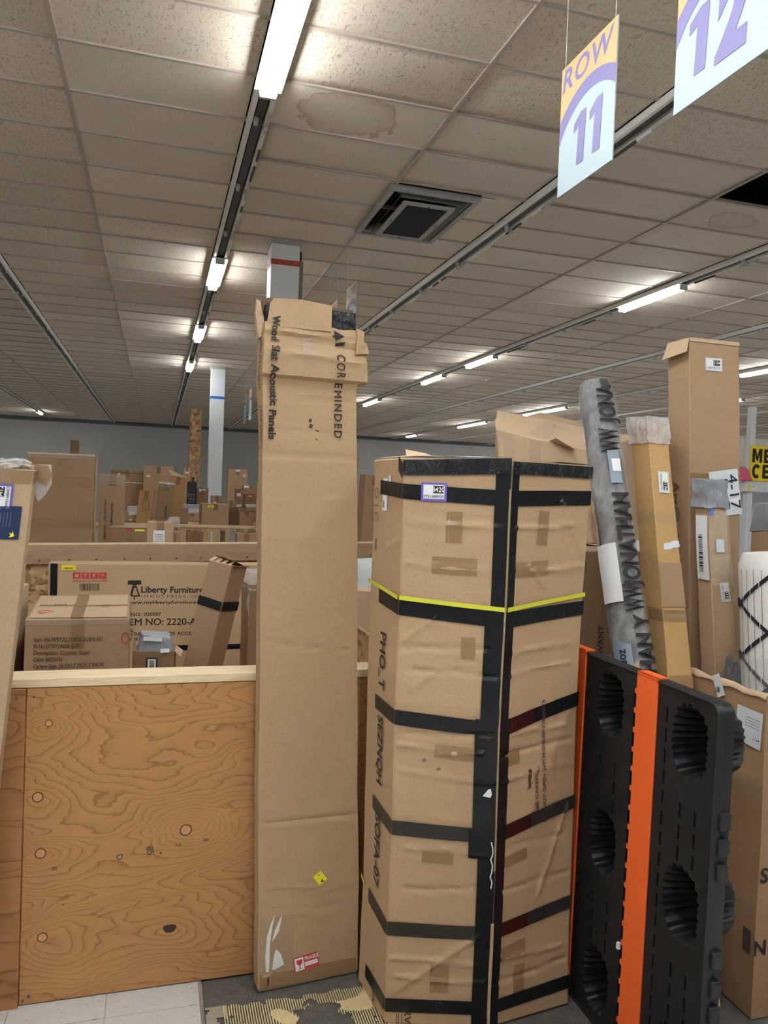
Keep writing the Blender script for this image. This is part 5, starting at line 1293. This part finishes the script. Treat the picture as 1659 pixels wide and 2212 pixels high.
# (name, label, x0, x1, y, depth, z0, z1, material, rz, ry)
BG = [
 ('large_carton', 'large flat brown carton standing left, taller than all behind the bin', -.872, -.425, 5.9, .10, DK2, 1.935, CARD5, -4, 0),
 ('mirror_carton', 'narrow carton printed Full Length Mirror beside the large flat carton', -.437, -.243, 6.5, .08, DK2, 1.806, CARD2, 0, 0),
 ('long_carton', 'low long carton with a yellow tag in front of the mirror carton', -.324, -.058, 6.0, .25, DK2, 1.412, CARD5, 0, 0),
 ('labelled_carton', 'carton with a large white shipping label just behind the worn board', -.055, .119, 5.52, .2, DK2, 1.486, CARD, 0, 0),
 ('small_carton', 'small carton corner right of the shipping-label carton', .10, .188, 6.2, .15, DK2, 1.376, CARD2, 0, 0),
 ('dark_carton', 'small dark carton top peeking above the large flat carton', -.905, -.817, 8.95, .1, 0, 2.179, CARD5, 0, 0),
 ('strapped_carton', 'wide carton with a white strap line behind the mirror carton', -.567, -.165, 10.5, .3, DK3, 1.907, CARD2, 0, 0),
 ('taped_carton', 'tall carton with a taped upper edge in the middle of the far pile', -.168, .197, 10.2, .25, DK3, 1.965, CARD, 0, 0),
 ('golden_carton', 'golden leaning carton with open top in the far pile', .075, .255, 9.2, .14, DK3, 1.840, CARD4, 0, 8),
 ('numbered_carton', 'slim carton leaning right in front of the golden carton', -.015, .148, 8.62, .12, DK3, 1.764, CARD2, 0, 5),
 ('lettered_carton', 'carton with columns of small print and a dark green side, left in the far pile', -.205, -.055, 8.6, .12, DK3, 1.668, CARD4, 0, 5),
 ('stick_carton', 'thin carton stick with a white tag above the far pile', .285, .375, 10.8, .06, DK3, 1.975, CARD3, 0, 5),
 ('black_box', 'black box printed ERO standing beside the strand board post', .365, .482, 10.0, .12, DK3, 1.778, None, 0, 0),
 ('dull_carton', 'dull carton with two small labels left of the far column', .486, .630, 10.1, .2, DK3, 1.713, CARD5, 0, 0),
 ('white_box', 'white printed box with a dark picture behind the small labelled carton', -.323, -.199, 9.5, .1, DK3, 1.470, None, 0, 0),
 ('tagged_carton', 'small carton with white papers on top next to the lettered carton', -.34, -.2, 9.0, .15, DK3, 1.425, CARD3, 0, 0),
 ('upright_carton', 'small upright carton by the pale rail, left of the yellow-tag carton', .249, .325, 8.4, .08, DK3, 1.502, CARD2, 0, 0),
 ('blue_white_box', 'flat pale blue box lying behind the small upright carton', .310, .519, 9.6, .2, 1.405, 1.506, None, 0, 0),
 ('flat_carton', 'flat carton under the pale blue box', .330, .505, 9.55, .25, DK3, 1.402, CARD3, 0, 0),
 ('yellow_tag_carton', 'medium carton with a yellow tag on its upper corner at the pale rail', .465, .756, 8.6, .22, DK3, 1.548, CARD, 4, 0),
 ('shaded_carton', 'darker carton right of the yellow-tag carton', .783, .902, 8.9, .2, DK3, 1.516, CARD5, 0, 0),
 ('little_carton', 'little carton with a label perched behind the yellow-tag carton', .641, .767, 9.6, .15, DK3, 1.626, CARD2, 0, 0),
 ('tall_label_carton', 'tall flat carton with labels standing right of the far column', .95, 1.215, 11.0, .1, DK3, 1.990, CARD, 0, 0),
 ('stacked_carton', 'small carton with white label stacked on a dark one, right in the far pile', 1.061, 1.231, 10.0, .18, 1.652, 1.771, CARD2, 0, 0),
 ('dark_stack_carton', 'dark carton with a yellow tag below the small stacked carton', 1.079, 1.235, 10.0, .18, DK3, 1.650, CARD5, 0, 0),
 ('narrow_carton', 'narrow carton with two labels left of the dark stacked carton', .925, 1.015, 9.6, .1, DK3, 1.718, CARD5, 0, 0),
 ('squat_carton', 'squat carton with a label in front of the tall flat carton', .80, .915, 9.4, .12, DK3, 1.582, CARD2, 0, 0),
 ('open_flap_carton', 'small carton with loose top flaps at the right end of the pale rail', .890, 1.05, 8.7, .18, DK3, 1.47, CARD2, 0, 0),
 ('slat_carton', 'carton behind the slats under the pale rail at its right end', .775, .97, 7.75, .16, DK2, 1.285, CARD, 0, 0),
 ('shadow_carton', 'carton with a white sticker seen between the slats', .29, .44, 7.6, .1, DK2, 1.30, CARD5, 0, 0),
 ('printed_carton', 'tall printed carton seen in the gap between the acoustic and sofa cartons', 1.74, 1.93, 6.7, .12, DK2, 1.90, CARD2, 12, 2),
 ('cardboard_tube', 'thin cardboard tube standing in the gap left of the sofa carton', 2.29, 2.33, 9.1, .04, DK3, 2.14, CARD2, 0, 0),
]
BLK = plain('black_box', (.012, .013, .016), .4); WBX = plain('white_box', (.62, .64, .66), .5); BBX = plain('pale_blue_box', (.45, .55, .66), .5)
bgp = {}
for (nm, lab, x0, x1, y, d, z0, z1, mt, rz, ry) in BG:
    mt = mt or {'black_box': BLK, 'white_box': WBX, 'blue_white_box': BBX}[nm]
    t, p = carton(nm, lab, ((x0+x1)/2, y+d/2, z0+.001), (x1-x0, d, z1-z0-.001), (0, R(ry), R(rz)), mt, cat='tube' if nm == 'cardboard_tube' else ('box' if 'box' in nm else 'carton'), res=.12, bevel=.003, warp=.004 if x1-x0 > .1 else .001, tape=mt not in (BLK, WBX, BBX) and x1-x0 > .08)
    bgp[nm] = (t, p, x1-x0, z1-z0-.001)
def bgt(nm, s, x, y, cap, rot=0, mat=None, bold=.0, sx=1.0): t, p, w, h = bgp[nm]; p.text(s, 0, w*x, h*y, cap, t, R(rot), mat or PRINTB, bold, sx, off=.004)
def bgl(nm, x, y, w_, h_, mat=PAPER, face=0, rot=0): t, p, w, h = bgp[nm]; return p.patch('label', face, w*x-w_/2, w*x+w_/2, h*y-h_/2, h*y+h_/2, mat, t, .005, R(rot), 1)
t, p, w, h = bgp['large_carton']
p.patch('top_film', 0, 0, w, h-.035, h-.002, FILM, t, .004, crumple=.008); p.patch('tape', 0, .02, w-.02, h-.23, h-.16, BRTAPE, t, .003); p.patch('tape', 0, 0, w, h-.52, h-.46, BRTAPE, t, .003)
p.patch('lit_side', 1, .0, .1, .0, h, CARD3, t, .003, n=2); p.patch('rim_strip', 0, .0, w, h-.012, h, CARD3, t, .006)  # paler cardboard paints the light falling on the right side
t, p, w, h = bgp['mirror_carton']
p.text('Neat Full Length Mirror', 0, w*.52, h*.57, .017, t, R(-90), PRINT, .01, 1.0, off=.004); p.text('Color: Oak  Qty: 1  Size: 64x21', 0, w*.27, h*.56, .017, t, R(-90), PRINT, .01, 1.0, off=.004); p.patch('film', 0, .0, w, h-.08, h, FILM, t, .006, jag=.006); p.patch('print_line', 0, .01, .014, h*.35, h*.62, plain('orange_ink', (.5, .18, .04), .6), t, .004, 0, 1)
bgl('long_carton', .80, .97, .07, .014, YELLOW); bgl('long_carton', .5, .97, .03, .02, REDINK)
t, p, w, h = bgp['long_carton']; p.patch('pale_top', 'top', 0, w, 0, .25, CARD3, t, .004)
l_ = bgl('labelled_carton', .46, .72, .075, .16); t, p, w, h = bgp['labelled_carton']; p.bars(0, w*.3, w*.62, h*.58, h*.65, l_, True, n=14, off=.006)
for k in range(5): p.patch('print_line', 0, w*.3, w*.62, h*(.70+.03*k), h*(.708+.03*k), PRINTF, l_, .0065, 0, 1)
t, p, w, h = bgp['strapped_carton']; p.patch('strap', 0, 0, w, h-.17, h-.16, PAPER, t, .004, R(-1)); p.patch('flap_line', 0, 0, w, h-.045, h-.038, CARDIN, t, .004, 0, 2); bgl('strapped_carton', .24, .90, .035, .025)
bgl('taped_carton', .16, .80, .05, .025); t, p, w, h = bgp['taped_carton']; p.patch('flap_line', 0, 0, w, h-.10, h-.095, CARD3, t, .004)
bgt('numbered_carton', '2870101W', .62, .30, .022, -87, PRINT, .02); t, p, w, h = bgp['numbered_carton']; p.patch('film', 0, 0, w, h-.06, h, FILM, t, .006); p.patch('film', 0, 0, w, h-.02, h, PAPER2, t, .007, jag=.006)
for k, s in enumerate(('Item: Folding Chair', 'Color: Fog  Qty: 1', 'Made of wood')): bgt('lettered_carton', s, .35+.2*k, .55, .014, -85, PRINTB)
t, p, w, h = bgp['lettered_carton']; p.patch('green_side', 1, 0, .12, 0, h, plain('dark_green', (.015, .03, .02), .5), t, .003)
bgl('stick_carton', .55, .90, .05, .03); bgt('black_box', 'ERO', .45, .45, .075, -90, plain('grey_print', (.12, .12, .13), .5), .03, 1.1)
t, p, w, h = bgp['black_box']; MB().box(.0, .025, -.01, .01, h, h+.06).box(-.05, .05, -.03, .03, h, h+.012).build('handle', BLK, t)
for a in ((.3, .92, .03, .03), (.62, .93, .04, .02)): bgl('dull_carton', *a)
bgl('white_box', .3, .5, .04, .04, PRINT); bgl('tagged_carton', .65, .88, .09, .05, PAPER, 0, 8); bgl('tagged_carton', .5, .2, .03, .02)
bgl('yellow_tag_carton', .32, .88, .07, .026, YELLOW); bgl('little_carton', .32, .70, .04, .04); bgl('tall_label_carton', .5, .97, .06, .03); bgl('tall_label_carton', .83, .87, .04, .03); bgl('tall_label_carton', .2, .58, .04, .05, FILM)
bgl('stacked_carton', .2, .82, .07, .03); bgl('dark_stack_carton', .45, .94, .05, .016, YELLOW); bgl('narrow_carton', .45, .82, .05, .04); bgl('narrow_carton', .5, .5, .06, .03); bgl('squat_carton', .45, .6, .05, .03)
t, p, w, h = bgp['open_flap_carton']
for k in range(2): mesh_obj('open_flap', [p.P(0, 0, 1), p.P(0, 1, 1), p.P(0, 1, 1)+V((.03, -.05+.1*k, .02)), p.P(0, 0, 1)+V((-.01, -.04+.1*k, .035))], [(0, 1, 2, 3)], CARD3, t)
t, p, w, h = bgp['golden_carton']; mesh_obj('open_flap', [p.P(0, 0, 1), p.P(0, 1, 1), p.P(0, 1, 1)+V((.02, .05, -.0)), p.P(0, 0, 1)+V((-.05, .03, .07))], [(0, 1, 2, 3)], CARD3, t)
bgt('slat_carton', 'wn', .12, .55, .04, 0, PRINT, .02); bgl('slat_carton', .75, .4, .03, .02, PRINT); bgl('shadow_carton', .6, .55, .05, .06)
t, p, w, h = bgp['printed_carton']; 
for k in range(7): p.patch('print_line', 0, .03+k*.018, .032+k*.018, h-.20, h-.04, PRINTF, t, .004, 0, 1)
p.text('Keep Dry', 1, .05, h-.12, .02, t, R(90), PRINT, 0, 1, off=.004)
t, p, w, h = bgp['blue_white_box']; p.patch('white_face', 0, 0, w, .0, h*.55, PAPER, t, .003)
# loose parcels by the rail
t = thing('poly_parcel', 'white labelled poly parcel lying between the numbered and upright cartons', 'parcel', (.182, 8.5, DK3)); Prism([(0, [(-.06, -.05), (.06, -.05), (.06, .05), (-.06, .05)]), (.05, [(-.065, -.055), (.065, -.055), (.06, .05), (-.06, .05)]), (.09, [(-.04, -.03), (.05, -.03), (.04, .03), (-.04, .03)])], .008, 12, 2).body('parcel', plain('parcel_white', (.6, .6, .62), .4), t, .02, .004)
t = thing('cardboard_sheets', 'small stack of loose cardboard sheets above the open-flap carton', 'sheets', (1.15, 9.6, DK3))
for k in range(5): MB().box(-.09-.004*k, .09, -.08, .08, .135+k*.018, .149+k*.018).build('sheet', random.choice((CARD3, CARD, PAPER2)), t)
MB().box(-.08, .08, -.07, .07, 0, .134).build('bundle', CARD2, t)
# strand board post
t = thing('strand_board_post', 'tall strand board panel standing beside the far white column', 'post', (.555, 12.5, 0)); MB().box(-.085, .085, -.01, .01, 0, 2.93).build('board', OSB, t); MB().box(-.085, .085, .01, .25, 0, 2.93).build('board_side', OSB, t)
# pole for far bits: small dark arm by the column
t = thing('dome_camera', 'black dome camera under the far ceiling behind the rug roll', 'camera', (11.6, 14.6, CEIL-.02)); 
bm = bmesh.new(); bmesh.ops.create_uvsphere(bm, u_segments=16, v_segments=8, radius=.17)
for v in bm.verts: v.co.z = min(v.co.z, 0)-.10
me = bpy.data.meshes.new('dome'); bm.to_mesh(me); bm.free(); me.materials.append(BLK); link(bpy.data.objects.new('dome', me), t); MB().box(-.19, .19, -.19, .19, -.11, .01).build('mount', METAL, t)

# ================================================================== SHELF AND SIGN, FAR RIGHT
t = thing('wall_shelf', 'white shelving unit with upright posts at the right edge', 'shelf', (5.3, 6.02, 0))
MB().box(-.03, 3.0, .36, .40, 0, 2.42).build('back_panel', WHITEP, t)
MB().box(-.08, -.01, .30, .40, 0, 2.62).build('side_panel', plain('pale_grey_panel', (.6, .62, .64), .5), t)
for x in (.0, 1.2, 2.4): MB().box(x, x+.055, -.03, .03, 0, 2.68).build('upright', WHITEP, t, bevel=.004)
MB().box(-.06, 3.0, -.06, .36, 1.885, 1.985).build('shelf_board', WHITEP, t, bevel=.004)
MB().box(-.06, 3.0, -.02, .36, 1.2, 1.26).build('shelf_board', WHITEP, t, bevel=.004)
MB().box(-.03, .07, -.064, -.061, 1.895, 1.955).build('price_tag', PAPER, t); MB().box(-.028, -.0, -.066, -.0645, 1.9, 1.95).build('price_mark', YELLOW, t)
plane_text('lettering', 'SELL', (.03, -.066, 1.935), (1, 0, 0), (0, 0, 1), .012, PRINT, t)
t = thing('yellow_sign', 'yellow sign with bold black letters ME and CE standing on the white shelf', 'sign', (5.285, 5.945, 1.987))
MB().box(-.01, 1.3, .0, .012, 0, .325).build('board', plain('sign_bright_yellow', (.9, .66, .02), .45), t)
SB = plain('sign_black', (.012, .012, .014), .5)
LM = [(0, 0), (0, 1), (.27, 1), (.44, .48), (.61, 1), (.88, 1), (.88, 0), (.65, 0), (.65, .62), (.5, .14), (.38, .14), (.23, .62), (.23, 0)]
LE = [(0, 0), (0, 1), (.62, 1), (.62, .8), (.25, .8), (.25, .6), (.56, .6), (.56, .4), (.25, .4), (.25, .2), (.62, .2), (.62, 0)]
LC = [(.38+.38*math.cos(R(a)), .5+.52*math.sin(R(a))) for a in range(38, 323, 15)] + [(.38+.15*math.cos(R(a)), .5+.28*math.sin(R(a))) for a in range(320, 39, -20)]
for g, x, z in ((LM, .004, .17), (LE, .135, .17), (LC, .008, .025), (LE, .125, .025)):
    mesh_obj('lettering', [(x+a*.125, -.002, z+b*.128) for a, b in g], [tuple(range(len(g)))], SB, t)
t = thing('pink_cloth', 'small pink cloth hanging at the shelf edge left of the yellow sign', 'cloth', (5.20, 5.955, 1.987))
Prism([(0, [(-.05, -.04), (.09, -.03), (.08, .03), (-.05, .03)]), (.09, [(-.05, -.03), (.04, -.03), (.03, .03), (-.05, .03)]), (.12, [(-.03, -.02), (.01, -.02), (.01, .02), (-.03, .02)])], .012, 14, 2).body('cloth', plain('pink_cloth', (.65, .12, .22), .7), t, .015, .006)
